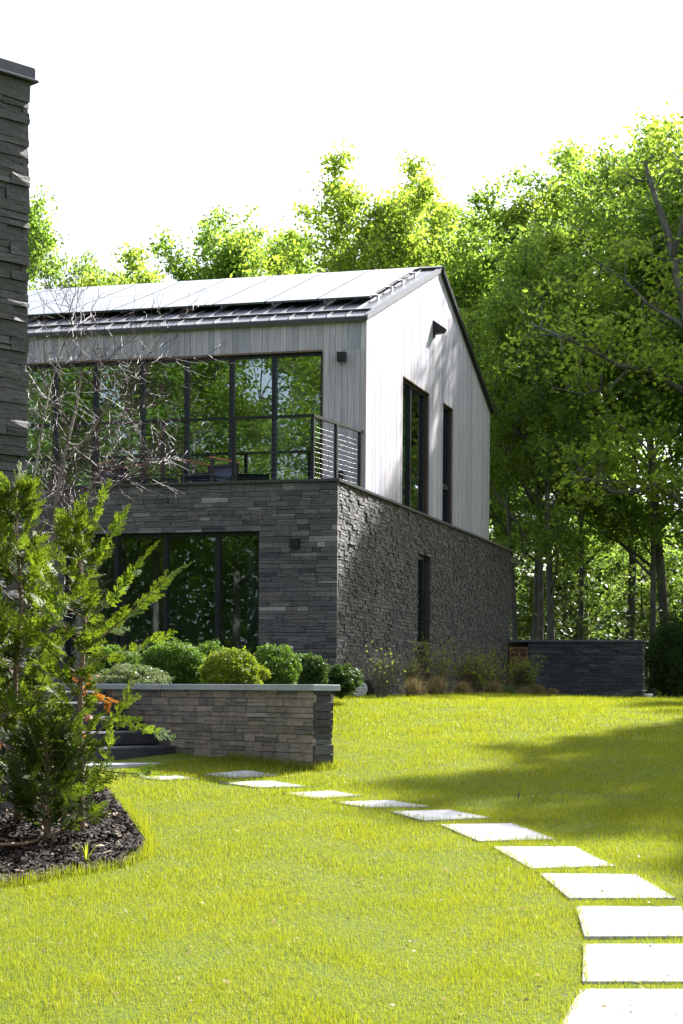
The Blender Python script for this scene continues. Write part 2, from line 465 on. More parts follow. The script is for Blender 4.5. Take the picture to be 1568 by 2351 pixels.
# window reveals + windows
def window_front(name, op, mulls, yface, fz=.055, inset=.09):
    u0,u1,z0,z1 = op
    mb = MB(); y0, y1 = yface+inset-.03, yface+inset+.05
    mb.box(u0,u1,y0,y1,z1-fz,z1-.001); mb.box(u0,u1,y0,y1,z0,z0+fz)
    xs = [u1] + list(mulls) + [u0]
    mb.box(u1-.045,u1-.001,y0,y1,z0+fz,z1-fz); mb.box(u0+.001,u0+.045,y0,y1,z0+fz,z1-fz)
    for m in mulls:
        mb.box(m-.036,m+.036,y0-.012,y1-.01,z0+fz,z1-fz)
    o = mb.build(name, M['frame'], house)
    for a, b in zip(xs[1:], xs[:-1]):
        k = MB().box(a+.03,b-.03,yface+inset+.01,yface+inset+.02,z0+.04,z1-.04)
        k.build('pane', M['glass' if yface > 1 else 'glass2'], o)
    return o
window_front('balcony_window', upwin, [-1.738,-2.503,-3.319,-4.139,-5.02,-5.782,-6.6,-7.4,-8.2], BY)
window_front('ground_floor_window', lowwin, [-2.007,-2.897,-3.749], 0.0, .06, .12)
mb = MB()
mb.box(upwin[0],upwin[1],BY-.003,BY+.058,upwin[3]-.001,upwin[3]+.028)
mb.box(upwin[1]+.001,upwin[1]+.022,BY-.003,BY+.058,3.2,upwin[3]-.002)
mb.build('window_reveal', M['trimwood'], house)

def window_side(name, op, mulls, xf, trans=None, inset=.10):
    a,b,z0,z1 = op
    mb = MB(); x1, x0 = xf-inset+.03, xf-inset-.05
    mb.box(x0,x1,a+.001,b-.001,z1-.07,z1-.002); mb.box(x0,x1,a+.001,b-.001,z0,z0+.05)
    mb.box(x0,x1,a+.001,a+.05,z0+.05,z1-.07); mb.box(x0,x1,b-.16,b-.001,z0+.05,z1-.07)
    for m in mulls: mb.box(x0,x1+.01,m-.04,m+.04,z0+.05,z1-.07)
    if trans: mb.box(x0,x1+.008,a+.05,b-.16,trans-.05,trans+.05)
    o = mb.build(name, M['frame'], house)
    ys = [a]+list(mulls)+[b]
    for p, q in zip(ys[:-1], ys[1:]):
        zz = [z0, trans, z1] if trans else [z0, z1]
        for c, d in zip(zz[:-1], zz[1:]):
            MB().box(xf-inset-.02,xf-inset-.01,p+.03,q-.03,c+.03,d-.03).build('pane', M['glass'], o)
    rv = MB()
    rv.box(xf-.07,xf-.001,b-.02,b-.0012,z0+.06,z1-.003); rv.box(xf-.07,xf-.001,a,b,z1-.018,z1-.0015)
    if name.startswith('gable'): rv.build('reveal', M['trimwood'], o)
    return o
window_side('gable_window', W1, [5.35], GX)
window_side('gable_window', W2, [], GX, 4.12)
window_side('slot_window', LD, [], 0.0, .91, .14)

# rooms behind the glass
mb = MB()
mb.box(LX+.3,-.45,6.0,6.1,3.2,6.0); mb.box(LX+.3,-.42,BY+.2,6.0,5.98,6.06); mb.box(-.45,-.4,BY+.2,4.3,3.2,5.98)
mb.box(LX+.2,LX+.3,BY+.2,6.1,3.2,6.0)
mb.box(LX+.3,-.5,4.0,4.1,.0,2.9); mb.box(LX+.3,-.4,.3,4.1,2.9,3.0); mb.box(-.5,-.42,.3,4.0,.0,2.9)
mb.box(-3.0,-2.9,6.4,9.2,3.2,6.0); mb.box(-3.0,-.4,9.2,9.3,3.2,6.2); mb.box(-3.0,-.4,6.2,6.3,3.2,6.2)
mb.box(-3.0,-.4,6.2,9.3,6.2,6.3)
mb.build('interior_wall', M['inside'], house)
mb = MB(); mb.box(LX+.3,-.4,BY+.2,9.3,3.1,3.19); mb.box(LX+.3,-.4,.3,12,-.06,-.01); mb.build('interior_floor', M['insidefloor'], house)
def curtain(x0, x1, y, z0, z1):
    mb = MB(); n = 40
    p = [(x0+(x1-x0)*i/n, y+.03*math.sin(i*1.25)) for i in range(n+1)]
    for i in range(n):
        (a,b),(c,d) = p[i],p[i+1]
        mb.hexa([(a,b,z0),(c,d,z0),(c,d+.006,z0),(a,b+.006,z0),(a,b,z1),(c,d,z1),(c,d+.006,z1),(a,b+.006,z1)])
    mb.build('curtain', M['curtain'], house, True)
curtain(-1.62, -1.36, .42, .05, 2.5); curtain(-1.95,-1.6,BY+.35,3.22,5.6)

# roof
mb = MB(); TH = .07
def slab(y0, y1, x0, x1, dz, th):
    mb.hexa([(x0,y0,roof_z(y0)+dz-th),(x1,y0,roof_z(y0)+dz-th),(x1,y1,roof_z(y1)+dz-th),(x0,y1,roof_z(y1)+dz-th),
             (x0,y0,roof_z(y0)+dz),(x1,y0,roof_z(y0)+dz),(x1,y1,roof_z(y1)+dz),(x0,y1,roof_z(y1)+dz)])
slab(BY-.05, RY-.0005, LX-.1, GX+.015, .03, .06)
slab(RY+.0005, FY+.04, LX-.1, GX+.015, .03, .06)
roof = mb.build('roof', M['roof'], house)
mb = MB(); x = GX-.012
while x > LX:
    slab(BY-.055, RY-.05, x-.007, x+.007, .066, .036); x -= .335
mb.build('standing_seam', M['roof'], roof)
mb = MB(); slab(BY-.075, BY-.052, LX-.1, GX+.02, .02, .07); mb.build('eave_flashing', M['coping'], roof)
mb = MB()
slab(RY+.0, FY+.06, GX+.0155, GX+.075, .05, .10)
mb.build('rake_trim', M['black'], roof)
mb = MB(); slab(BY-.05, RY-.001, GX+.0155, GX+.03, .055, .09); mb.build('rake_flashing', M['roof'], roof)
mb = MB(); mb.hexa([(LX,RY-.14,roof_z(RY-.14)+.075),(GX+.05,RY-.14,roof_z(RY-.14)+.075),(GX+.05,RY,RZ+.075),(LX,RY,RZ+.075),
                    (LX,RY-.14,roof_z(RY-.14)+.09),(GX+.05,RY-.14,roof_z(RY-.14)+.09),(GX+.05,RY,RZ+.09),(LX,RY,RZ+.09)])
mb.hexa([(LX,RY+.001,RZ+.075),(GX+.05,RY+.001,RZ+.075),(GX+.05,RY+.14,roof_z(RY+.14)+.075),(LX,RY+.14,roof_z(RY+.14)+.075),
         (LX,RY+.001,RZ+.09),(GX+.05,RY+.001,RZ+.09),(GX+.05,RY+.14,roof_z(RY+.14)+.09),(LX,RY+.14,roof_z(RY+.14)+.09)])
mb.build('ridge_cap', M['coping'], roof)
mb = MB(); slab(BY+.34, BY+.36, LX, GX-.02, .085, .05); mb.build('snow_rail', M['black'], roof)
x = -.36; PW = house_y(852,686,3.2)[0]-house_y(729.5,690,3.2)[0]
PW = abs(PW)
Y0, YM, Y1 = 3.2, 4.955, 6.71
mp = []
for (ya, yb) in ((Y0, YM-.014), (YM+.014, Y1)):
    mb = MB()
    mb.hexa([(-PW+.014,ya,roof_z(ya)+.145),(-.014,ya,roof_z(ya)+.145),(-.014,yb,roof_z(yb)+.145),(-PW+.014,yb,roof_z(yb)+.145),
             (-PW+.014,ya,roof_z(ya)+.18),(-.014,ya,roof_z(ya)+.18),(-.014,yb,roof_z(yb)+.18),(-PW+.014,yb,roof_z(yb)+.18)])
    mp.append(mb.mesh('solar_panel', M['panel']))
xx = x
while xx > LX+PW:
    for me in mp:
        o = mobj('solar_panel', me, house); o.location = (xx,0,0)
    xx -= PW
for yy in (3.6, 4.55, 5.35, 6.3):
    mb = MB(); slab(yy-.02, yy+.02, xx, x+.045, .142, .045)
    for q in range(13): 
        px = x+.03-q*PW
        if px > xx: slab(yy-.03, yy+.03, px-.02, px+.012, .098, .05)
    mb.build('panel_rail', M['alu'], house)
# canopy at the back
MB().box(-5,-.06,DY+.02,15.95,3.08,3.2).build('rear_canopy', M['coping'], house)

# balcony railing
rail = MB().box(LX+.2,-.40,.06,.11,4.325,4.37)
RA, RB = (-.432,.085), (-.165,BY-.01)          # the side return runs slightly askew to the house corner
def rpt(t, o=0.0):
    dx, dy = RB[0]-RA[0], RB[1]-RA[1]; l = math.hypot(dx,dy)
    return (RA[0]+dx*t+dy/l*o, RA[1]+dy*t-dx/l*o)
def rbox(mb, t0, t1, w, z0, z1):
    q = [rpt(t0,-w),rpt(t0,w),rpt(t1,w),rpt(t1,-w)]
    mb.hexa([(x,y,z0) for x,y in q]+[(x,y,z1) for x,y in q]); return mb
rbox(rail, .014, 1.0, .027, 4.3255, 4.3695)
rail = rail.build('balcony_railing', M['black'], house)
px = [-.435,-1.74,-2.95,-4.16,-5.38,-6.6,-7.8,-9.0]
for p in px: MB().box(p-.028,p+.028,.06,.11,PT+.05,4.324).box(p-.05,p+.05,.045,.135,PT+.051,PT+.062).build('post', M['black'], rail)
for t in (.46,.955): rbox(MB(), t-.014, t+.014, .026, PT-.06, 4.325).build('post', M['black'], rail)
mb = MB()
for i in range(12):
    z = PT+.10 + i*.0795
    mb.tube([(LX+.2,.085,z),(-.435,.085,z)], .0006, 5); mb.tube([(*rpt(0),z),(*rpt(.97),z)], .0008, 5)
mb.build('cable', M['steel'], rail)

# wall lamps
def lamp_box(x0,x1,y,z0,z1):
    o = MB().box(x0,x1,y-.12,y-.012,z0,z1).build('wall_lamp', M['black'], house, bevel=.004)
    MB().box(x0+.03,x1-.03,y-.012,y+.03,z0+.03,z1-.03).build('back_plate', M['black'], o)
lamp_box(-.585,-.44,BY,5.53,5.685); lamp_box(-.735,-.59,-.02,2.255,2.40)
mb = MB(); mb.prism([(GX,6.82,7.17),(GX,6.82,6.90),(GX+.20,6.82,6.93),(GX+.235,6.82,7.0)], (0,.17,0))
o = mb.build('flood_lamp', M['black'], house, bevel=.005)
MB().box(GX-.01,GX+.02,6.86,6.95,6.84,6.9).build('bracket', M['black'], o)
# outlet box on the balcony wall
p = house_y(782,1100,BY); MB().box(p[0]-.03,p[0]+.05,BY-.07,BY-.005,p[2]-.02,p[2]+.13).build('outlet_box', M['frame'], house)

# ------------------------------------------------------------------ balcony furniture
def lounge_chair(loc, rz, label):
    e = empty('lounge_chair', loc, rz, label, 'chair', 'lounge chairs on the balcony')
    cu = [(-.35,.375),(-.28,.34),(-.18,.285),(-.06,.255),(.05,.262),(.14,.31),(.22,.39),(.30,.49),(.37,.585)]
    mb = MB()
    for (a,b),(c,d) in zip(cu[:-1],cu[1:]):
        mb.hexa([(-.27,a,b),(.27,a,b),(.27,c,d),(-.27,c,d),(-.27,a,b+.012),(.27,a,b+.012),(.27,c,d+.012),(-.27,c,d+.012)])
    mb.build('sling_seat', M['sling'], e)
    for sx in (-1,1):
        a, b = sorted((sx*.285, sx*.335))
        MB().hexa([(a,-.36,.615),(b,-.36,.615),(b,.34,.595),(a,.34,.595),(a,-.36,.64),(b,-.36,.64),(b,.34,.62),(a,.34,.62)]).build('armrest', M['armwood'], e)
        for yy, h in ((-.31,.614),(.30,.594)):
            MB().box(sx*.31-.02,sx*.31+.02,yy-.02,yy+.02,0,h).build('leg', M['black'], e)
        MB().box(sx*.31-.015,sx*.31+.015,-.289,.279,.30,.335).build('side_rail', M['black'], e)
    mb = MB().box(-.29,.29,-.325,-.30,.345,.372); mb.box(-.29,.29,.285,.315,.55,.593); mb.build('cross_bar', M['black'], e)
    return e
pc = to_world(house_y(484,1085,1.15)); 
lounge_chair((pc[0],pc[1],3.2), -math.radians(38), 'low sling lounge chair with reddish wooden armrests near the balcony corner')
pc = to_world(house_y(275,1085,1.2))
lounge_chair((pc[0],pc[1],3.2), math.radians(40), 'dark lounge chair seen from behind the bare branches on the balcony')
pc = to_world(house_y(372,1095,1.1))
e = empty('side_table', (pc[0],pc[1],3.2), -A, 'small low black table between the two balcony lounge chairs', 'table')
MB().box(-.22,.22,-.2,.2,.31,.335).build('table_top', M['black'], e, bevel=.004)
for sx in (-.19,.19):
    for sy in (-.17,.17): MB().box(sx-.015,sx+.015,sy-.015,sy+.015,0,.309).build('leg', M['black'], e)
for i, (xa, xb, lb) in enumerate(((474,522,'left of two dark framed prints seen through the balcony glass'),(526,564,'right of two dark framed prints seen through the balcony glass'))):
    a, b = house_y(xa,1014,5.97), house_y(xb,1075,5.97)
    z1, z0 = a[2], b[2]
    w = to_world(((a[0]+b[0])/2, 5.97, z0))
    e = empty('picture_frame', w, -A, lb, 'picture', 'framed prints in the upper room')
    hw = (b[0]-a[0])/2; h = z1-z0
    mb = MB().box(-hw,hw,-.03,.0,0,.035).box(-hw,hw,-.03,.0,h-.035,h).box(-hw,-hw+.035,-.03,0,.035,h-.035).box(hw-.035,hw,-.03,0,.035,h-.035)
    mb.build('frame', M['black'], e); MB().box(-hw+.03,hw-.03,-.012,-.002,.03,h-.03).build('print', M['print'], e)

# ------------------------------------------------------------------ garden wall, steps, chimney (second building grid)
GB = math.radians(46)
wd = (-math.sin(GB), math.cos(GB)); ed = (math.cos(GB), math.sin(GB))      # along the wall (left-back), across it (right-back)
W0 = at_depth(717, 1771, 18.0)[:2]
gw = empty('garden_wall', (W0[0], W0[1], 0), 0, 'low brownish ledger stone retaining wall with grey stone cap, in front of the boxwoods', 'wall')
def gpt(s, e, z): return (wd[0]*s+ed[0]*e, wd[1]*s+ed[1]*e, z)
GT = .015; WL = 4.6; TK = .27
mb = MB(); ledger(mb, lambda u,n,z: gpt(u,-n,z), -.01, WL, -1.0, GT, (), (.045,.10), (.10,.30), (.0,.014), random.Random(5), .002)
mb.build('wall_face', M['wallstone'], gw)
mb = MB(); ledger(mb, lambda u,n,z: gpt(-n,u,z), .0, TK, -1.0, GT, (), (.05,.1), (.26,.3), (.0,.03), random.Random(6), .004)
mb.build('wall_end', M['shaded_endstone'], gw)
mb = MB()
mb.hexa([gpt(.02,.02,-1),gpt(.02,TK-.0,-1),gpt(WL,TK,-1),gpt(WL,.02,-1),gpt(.02,.02,GT-.003),gpt(.02,TK,GT-.003),gpt(WL,TK,GT-.003),gpt(WL,.02,GT-.003)])
mb.build('wall_core', M['core'], gw)
s = -.06
for w in (2.3,1.4,1.0):
    a, b = s+.002, s+w-.002
    MB().hexa([gpt(a,-.05,GT),gpt(a,TK+.06,GT),gpt(b,TK+.06,GT),gpt(b,-.05,GT),gpt(a,-.05,GT+.062),gpt(a,TK+.06,GT+.062),gpt(b,TK+.06,GT+.062),gpt(b,-.05,GT+.062)]).build('cap_stone', M['cap'], gw, bevel=.006)
    s += w
# steps
st = empty('garden_steps', (W0[0], W0[1], 0), 0, 'flight of black stone steps rising against the left end of the low wall', 'steps')
S0 = 0
for i, (xp, yp) in enumerate(((410,1712),(371,1672),(331,1632),(290,1592),(250,1553))):
    r = ray(xp, yp)
    # wall line: W0 + s*wd ; ray X = r0*Y
    s = (r[0]*W0[1]-W0[0])/(wd[0]-r[0]*wd[1]); d = W0[1]+s*wd[1]; zt = r[2]*d
    if i == 0: S0, Z0 = s, zt
    zt = Z0 + i*.152
    if zt > .02: zt = .0
    L = 2.1
    pts = [gpt(s,-.03,0),gpt(s+2.0-.25*i,-.03,0),gpt(s+2.0-.25*i,-L,0),gpt(s,-L,0)]
    zb = zt-.15 if i else -1.0
    mb = MB(); mb.hexa([(p[0],p[1],zb) for p in pts]+[(p[0],p[1],zt) for p in pts]); 
    mb.build('step', M['step'], st, bevel=.02)
# paving at the foot of the steps
pv = [(-.05,-.02),(S0+.5,-.02),(S0+.5,-2.3),(S0-.55,-2.3),(S0-.55,-.5)]
pv = [(S0-.62,-.02),(S0+.4,-.02),(S0+.4,-2.3),(S0-.5,-2.3)]
pvw = [(W0[0]+gpt(a,b,0)[0], W0[1]+gpt(a,b,0)[1]) for a, b in pv]
zpv = Z0-.152
mb = MB(); mb.prism([(x,y,zpv-.1) for x,y in pvw][::-1], (0,0,.1)); tag(mb.build('paving', M['paving']), kind='structure')
# raised bed behind the wall
tb = [gpt(.02,TK+.0,0),gpt(WL,TK,0)]
tbw = [(W0[0]+p[0], W0[1]+p[1]) for p in tb]+[(-5.5,30.2),(-.1,28.6),(-.13,24)]
mb = MB(); mb.prism([(x,y,-1.2) for x,y in tbw], (0,0,1.18)); tag(mb.build('planting_bed', M['mulch']), kind='structure')

# chimney / stone pier at the left edge
TD = 15.3
T0 = at_depth(58, 1500, TD)[:2]
tw = empty('stone_chimney', (T0[0], T0[1], 0), 0, 'tall dark ledger stone chimney with metal cap at the left edge of the picture', 'chimney')
TG = math.radians(44)
te = (math.sin(TG), math.cos(TG)); tn = (math.cos(TG), -math.sin(TG))       # visible face runs along te, looks along tn
def tpt(u, n, z): return (te[0]*u+tn[0]*n, te[1]*u+tn[1]*n, z)
TT = 5.08
mb = MB(); ledger(mb, lambda u,n,z: tpt(u,n,z), -1.8, .0, -1.3, TT, (), (.055,.14), (.25,.7), (-.012,.026), random.Random(8), .01)
mb.build('stone_face', M['towerstone'], tw)
mb = MB(); ledger(mb, lambda u,n,z: tpt(n-.02,u,z), -1.4, .0, -1.3, TT, (), (.055,.14), (.25,.6), (-.01,.035), random.Random(9), .012)
mb.build('stone_return', M['towerstone'], tw)
mb = MB(); mb.hexa([tpt(a,b,c) for c in (-1.3,TT) for a,b in ((-1.8,-.03),(-1.8,-1.38),(-.05,-1.38),(-.05,-.03))]); mb.build('chimney_core', M['core'], tw)
mb = MB(); mb.hexa([tpt(a,b,c) for c in (TT,TT+.025) for a,b in ((-1.85,.07),(-1.85,-1.45),(.05,-1.45),(.05,.07))])
mb.hexa([tpt(a,b,c) for c in (TT+.026,TT+.125) for a,b in ((-1.83,.05),(-1.83,-1.43),(.03,-1.43),(.03,.05))])
mb.build('metal_cap', M['coping'], tw, bevel=.006)

# ------------------------------------------------------------------ enclosure wall and gate at the back
p = to_world((0,14.2,0))
ew = empty('enclosure_wall', (p[0],p[1],0), -A, 'dark blue ledger stone wall with flat cap to the right of the house', 'wall')
EX0, EX1 = .46, 3.08
mb = MB(); ledger(mb, lambda u,n,z: (u,-n,z), EX0, EX1, -.3, 1.19, (), (.045,.09), (.2,.55), (0,.02), random.Random(11), .003); mb.build('wall_face', M['bluestone'], ew)
mb = MB(); ledger(mb, lambda u,n,z: (EX1+n-.01,u,z), .0, .3, -.3, 1.19, (), (.05,.1), (.25,.3), (0,.03), random.Random(12), .005); mb.build('wall_end', M['sidestone'], ew)
mb = MB().box(EX0+.02,EX1-.03,.03,.28,-.3,1.188).box(-.02,EX0+.02,.2,.28,-.3,1.188); mb.build('wall_core', M['core'], ew)
MB().box(.05,EX1+.05,-.05,.34,1.19,1.24).build('cap_stone', M['darkcap'], ew, bevel=.005)
p = to_world((.03,14.16,0))
gt = empty('wooden_gate', (p[0],p[1],-.1), -A, 'reddish slatted wooden gate between the house corner and the blue stone wall', 'gate')
mb = MB(); 
for x0 in (.0,.20,.385): mb.box(x0,x0+.035,-.03,.01,0,1.13)
mb.box(0,.42,-.032,.012,1.131,1.175); mb.build('gate_frame', M['gatewood'], gt)
mb = MB()
for i in range(8): mb.box(.01,.41,.014,.034,.05+i*.137,.05+i*.137+.105)
mb.build('slat', M['gatewood'], gt)

# ------------------------------------------------------------------ ground
def grid_axis(lo, hi, near, far, c0, c1):
    a = list(np.arange(c0, c1+1e-6, near)); x = c1; st = near
    while x < hi: st *= 1.25; x += min(st, far); a.append(x)
    x = c0; st = near
    while x > lo: st *= 1.25; x -= min(st, far); a.insert(0, x)
    return np.array(a)
gx = grid_axis(-250, 250, .35, 30, -9, 11); gy = grid_axis(-250, 400, .3, 30, 5, 46)
XX, YY = np.meshgrid(gx, gy); ZZ = gz(XX, YY)
V = np.stack([XX, YY, ZZ], -1).reshape(-1,3); nx, ny = len(gx), len(gy)
idx = np.arange(nx*ny).reshape(ny, nx)
Fc = np.stack([idx[:-1,:-1], idx[:-1,1:], idx[1:,1:], idx[1:,:-1]], -1).reshape(-1,4)
me = bpy.data.meshes.new('lawn'); me.from_pydata(V.tolist(), [], Fc.tolist()); me.update(); me.materials.append(M['ground'])
me.polygons.foreach_set('use_smooth', [True]*len(me.polygons))
tag(mobj('lawn', me), kind='structure')

# stepping stones
SL = [
 ([(318,1786),(418,1783),(453,1790),(366,1794)], 'pale paver half hidden by the drooping arborvitae branch, at the foot of the steps'),
 ([(464,1780),(567,1771),(641,1781),(535,1788)], 'pale paver tucked in the shade at the base of the low stone wall'),
 ([(502,1798.5),(623,1795),(708,1808),(591,1811)], 'pale paver just in front of the one shaded by the low wall'),
 ([(645,1823.5),(766,1818),(828,1829),(724,1836)], 'pale paver in front of the end of the low stone wall'),
 ([(764,1844),(897,1840),(988,1854),(841,1857)], 'fifth pale paver of the path counted from the steps'),
 ([(894,1865.5),(1031.5,1862),(1126.5,1880.5),(971.5,1887)], 'thin looking pale paver in the middle of the path, sixth from the steps'),
 ([(1008,1895.5),(1177.5,1893),(1276.5,1929.5),(1099,1934.5)], 'pale paver where the path begins to bend, seventh from the steps'),
 ([(1130,1947),(1321.5,1947),(1413,1992),(1218,1997.5)], 'pale paver crossed by a soft shadow, eighth from the steps'),
 ([(1236.5,2008.5),(1461.5,2011),(1553,2066),(1306.5,2066)], 'largest wholly visible pale paver, its right tip near the picture edge'),
 ([(1321.5,2084.5),(1572,2085),(1616,2154),(1341.5,2154.5)], 'pale paver cut by the right edge of the picture, third from the bottom'),
 ([(1339,2172),(1612,2172),(1640,2259),(1336.5,2258.5)], 'pale paver cut by the right edge, second from the bottom'),
 ([(1331.5,2275.5),(1634,2276),(1600,2392),(1268,2392)], 'nearest pale paver cut by the bottom edge of the picture'),
]
slab_polys = []
for q, lb in SL:
    P = [on_slope(*c) for c in q]; slab_polys.append([(p[0],p[1]) for p in P])
    c = np.mean(np.array(P), 0)
    mb = MB(); up = .014
    mb.prism([(p[0]-c[0],p[1]-c[1],p[2]-c[2]-.06) for p in P], (0,0,.06+up))
    o = mb.build('stepping_stone', M['slab'], None, bevel=.005); o.location = c
    tag(o, lb, 'paver', 'pale stepping stones curving across the lawn')

# mulch bed
mbp = [(-170,2075),(0,2038),(100,2022),(200,2002),(290,1988),(330,1965),(338,1938),(308,1895),(275,1850),(240,1812),(190,1785),(-170,1775)]
MP = [on_slope(*c) for c in mbp]
mulch_poly = [(p[0],p[1]) for p in MP]
mb = MB(); mb.prism([(x,y,gz1(x,y)-.04) for x,y in mulch_poly], (0,0,.052)); tag(mb.build('mulch_bed', M['mulch']), kind='structure')

def inside(px, py, poly, grow=0):
    px = np.asarray(px); py = np.asarray(py); r = np.zeros(px.shape, bool); n = len(poly)
    cx = sum(p[0] for p in poly)/n; cy = sum(p[1] for p in poly)/n
    pl = [(cx+(x-cx)*(1+grow), cy+(y-cy)*(1+grow)) for x,y in poly]
    j = n-1
    for i in range(n):
        xi, yi = pl[i]; xj, yj = pl[j]
        c = ((yi > py) != (yj > py)) & (px < (xj-xi)*(py-yi)/(yj-yi+1e-12)+xi)
        r ^= c; j = i
    return r

# mulch chips
n = 16000
x = R_.uniform(-3.3,-1.2,n); y = R_.uniform(11.2,17.6,n); k = inside(x,y,mulch_poly); x, y = x[k], y[k]; n = len(x)
z = gz(x,y)+.014+R_.uniform(0,.02,n)
a = R_.uniform(0,2*PI,n); L = R_.uniform(.012,.045,n); w = R_.uniform(.004,.011,n); ti = R_.normal(0,.35,n)
dx = np.stack([np.cos(a)*np.cos(ti), np.sin(a)*np.cos(ti), np.sin(ti)],-1)*L[:,None]
dy = np.stack([-np.sin(a), np.cos(a), R_.normal(0,.4,n)],-1)*w[:,None]
c = np.stack([x,y,z],-1)
V = np.stack([c-dx-dy*.7, c+dx-dy, c+dx*.9+dy, c-dx+dy],1).reshape(-1,3)
tag(mobj('mulch_chips', npmesh('mulch_chips', V, 4, M['chip'])), kind='stuff')

# lawn grass
def grass_band(y0, y1, dens, hh, ww, wmul=.21):
    xm = wmul*y1+.6; n = int((y1-y0)*2*xm*dens)
    x = R_.uniform(-xm,xm,n); y = R_.uniform(y0,y1,n)
    k = np.abs(x) < wmul*y+.6
    for p in slab_polys: k &= ~inside(x,y,p,.0)
    k &= ~inside(x,y,mulch_poly,-.01); k &= ~inside(x,y,tbw); k &= ~inside(x,y,pvw)
    gwp = [(W0[0]+gpt(a,b,0)[0], W0[1]+gpt(a,b,0)[1]) for a,b in ((-.02,-.02),(WL,-.02),(WL,TK),(-.02,TK))]
    k &= ~inside(x,y,gwp)
    hx = (x-HO[0])*CA-(y-HO[1])*SA; hy = (x-HO[0])*SA+(y-HO[1])*CA
    k &= ~((hx < 1.0) & (hy > -.2) & (hy < 16))
    th = .5+.5*np.sin(x*5.1+2.1*np.sin(y*3.3))*np.sin(y*6.3+1.9*np.sin(x*4.7))
    k &= R_.random(n) < .55+.6*th
    x, y = x[k], y[k]; n = len(x)
    # patchiness
    pt = .5+.5*np.sin(x*2.3+1.7*np.sin(y*1.9))*np.sin(y*2.7+1.3*np.sin(x*3.1))
    h = R_.uniform(*hh,n)*(.55+.8*pt)*np.where(R_.random(n)<.06,1.5,1); w = R_.uniform(*ww,n)
    a = R_.uniform(0,2*PI,n); ln = np.abs(R_.normal(0,.55,n)); la = R_.uniform(0,2*PI,n)
    b = np.stack([x,y,gz(x,y)-.004],-1)
    sd = np.stack([np.cos(a),np.sin(a),0*a],-1)*w[:,None]*.5
    tip = b+np.stack([np.cos(la)*np.sin(ln)*h, np.sin(la)*np.sin(ln)*h, np.cos(ln)*h],-1)
    return np.stack([b-sd,b+sd,tip],1).reshape(-1,3)
V = np.concatenate([grass_band(8.2,12,15000,(.016,.040),(.0022,.0042)), grass_band(12,16,9500,(.018,.044),(.003,.0052)),
                    grass_band(16,21,5500,(.022,.048),(.004,.0065)), grass_band(21,30,2600,(.028,.055),(.006,.010)), grass_band(30,46,900,(.04,.08),(.012,.02))])
# longer fringe along the wall foot, slabs and mulch edge
def fringe(poly, n, hh, spread, closed=True):
    P = np.array(poly); Q = np.roll(P,-1,0) if closed else P[1:]; P = P if closed else P[:-1]
    L = np.linalg.norm(Q-P,axis=1); i = R_.choice(len(P), n, p=L/L.sum()); t = R_.uniform(0,1,n)[:,None]
    p = P[i]*(1-t)+Q[i]*t; d = (Q-P)[i]; nn = np.stack([d[:,1],-d[:,0]],-1); nn /= np.linalg.norm(nn,axis=1,keepdims=True)
    p = p+nn*(np.abs(R_.normal(0,spread,n))[:,None])
    x, y = p[:,0], p[:,1]; h = R_.uniform(*hh,n); w = R_.uniform(.003,.006,n); a = R_.uniform(0,2*PI,n); la = R_.uniform(0,2*PI,n); ln = np.abs(R_.normal(0,.4,n))
    b = np.stack([x,y,gz(x,y)-.004],-1); sd = np.stack([np.cos(a),np.sin(a),0*a],-1)*w[:,None]*.5
    tip = b+np.stack([np.cos(la)*np.sin(ln)*h, np.sin(la)*np.sin(ln)*h, np.cos(ln)*h],-1)
    return np.stack([b-sd,b+sd,tip],1).reshape(-1,3)
fr = [V]
for p in slab_polys: fr.append(fringe(p, 900, (.03,.075), .02))
fr.append(fringe([MP[i][:2] for i in range(0,9)], 2600, (.05,.12), .04, False))
wf = [(W0[0]+gpt(a,b,0)[0], W0[1]+gpt(a,b,0)[1]) for a,b in ((1.2,-.03),(-.03,-.03),(-.03,TK+.03))]
fr.append(fringe(wf[::-1], 2600, (.05,.14), .06, False)); fr.append(fringe(wf, 1200, (.05,.12), .05, False))
V = np.concatenate(fr)
tag(mobj('lawn_grass', npmesh('lawn_grass', V, 3, M['grass'])), kind='stuff')

# ------------------------------------------------------------------ plants
def kites(c, L, W, rng, droop=.0, up=.5):
    """leaf kites at centres c"""
    n = len(c)
    d = rng.normal(0,1,(n,3)); d[:,2] = d[:,2]*up-droop; d /= np.linalg.norm(d,axis=1,keepdims=True)
    r = rng.normal(0,1,(n,3)); s = np.cross(d,r); s /= np.linalg.norm(s,axis=1,keepdims=True)
    L = (L*rng.uniform(.7,1.3,n))[:,None]; W = (W*rng.uniform(.7,1.3,n))[:,None]
    nrm = np.cross(d,s)
    return np.stack([c-d*L*.5, c+s*W*.5+nrm*W*.18, c+d*L*.5, c-s*W*.5+nrm*W*.18],1).reshape(-1,3)

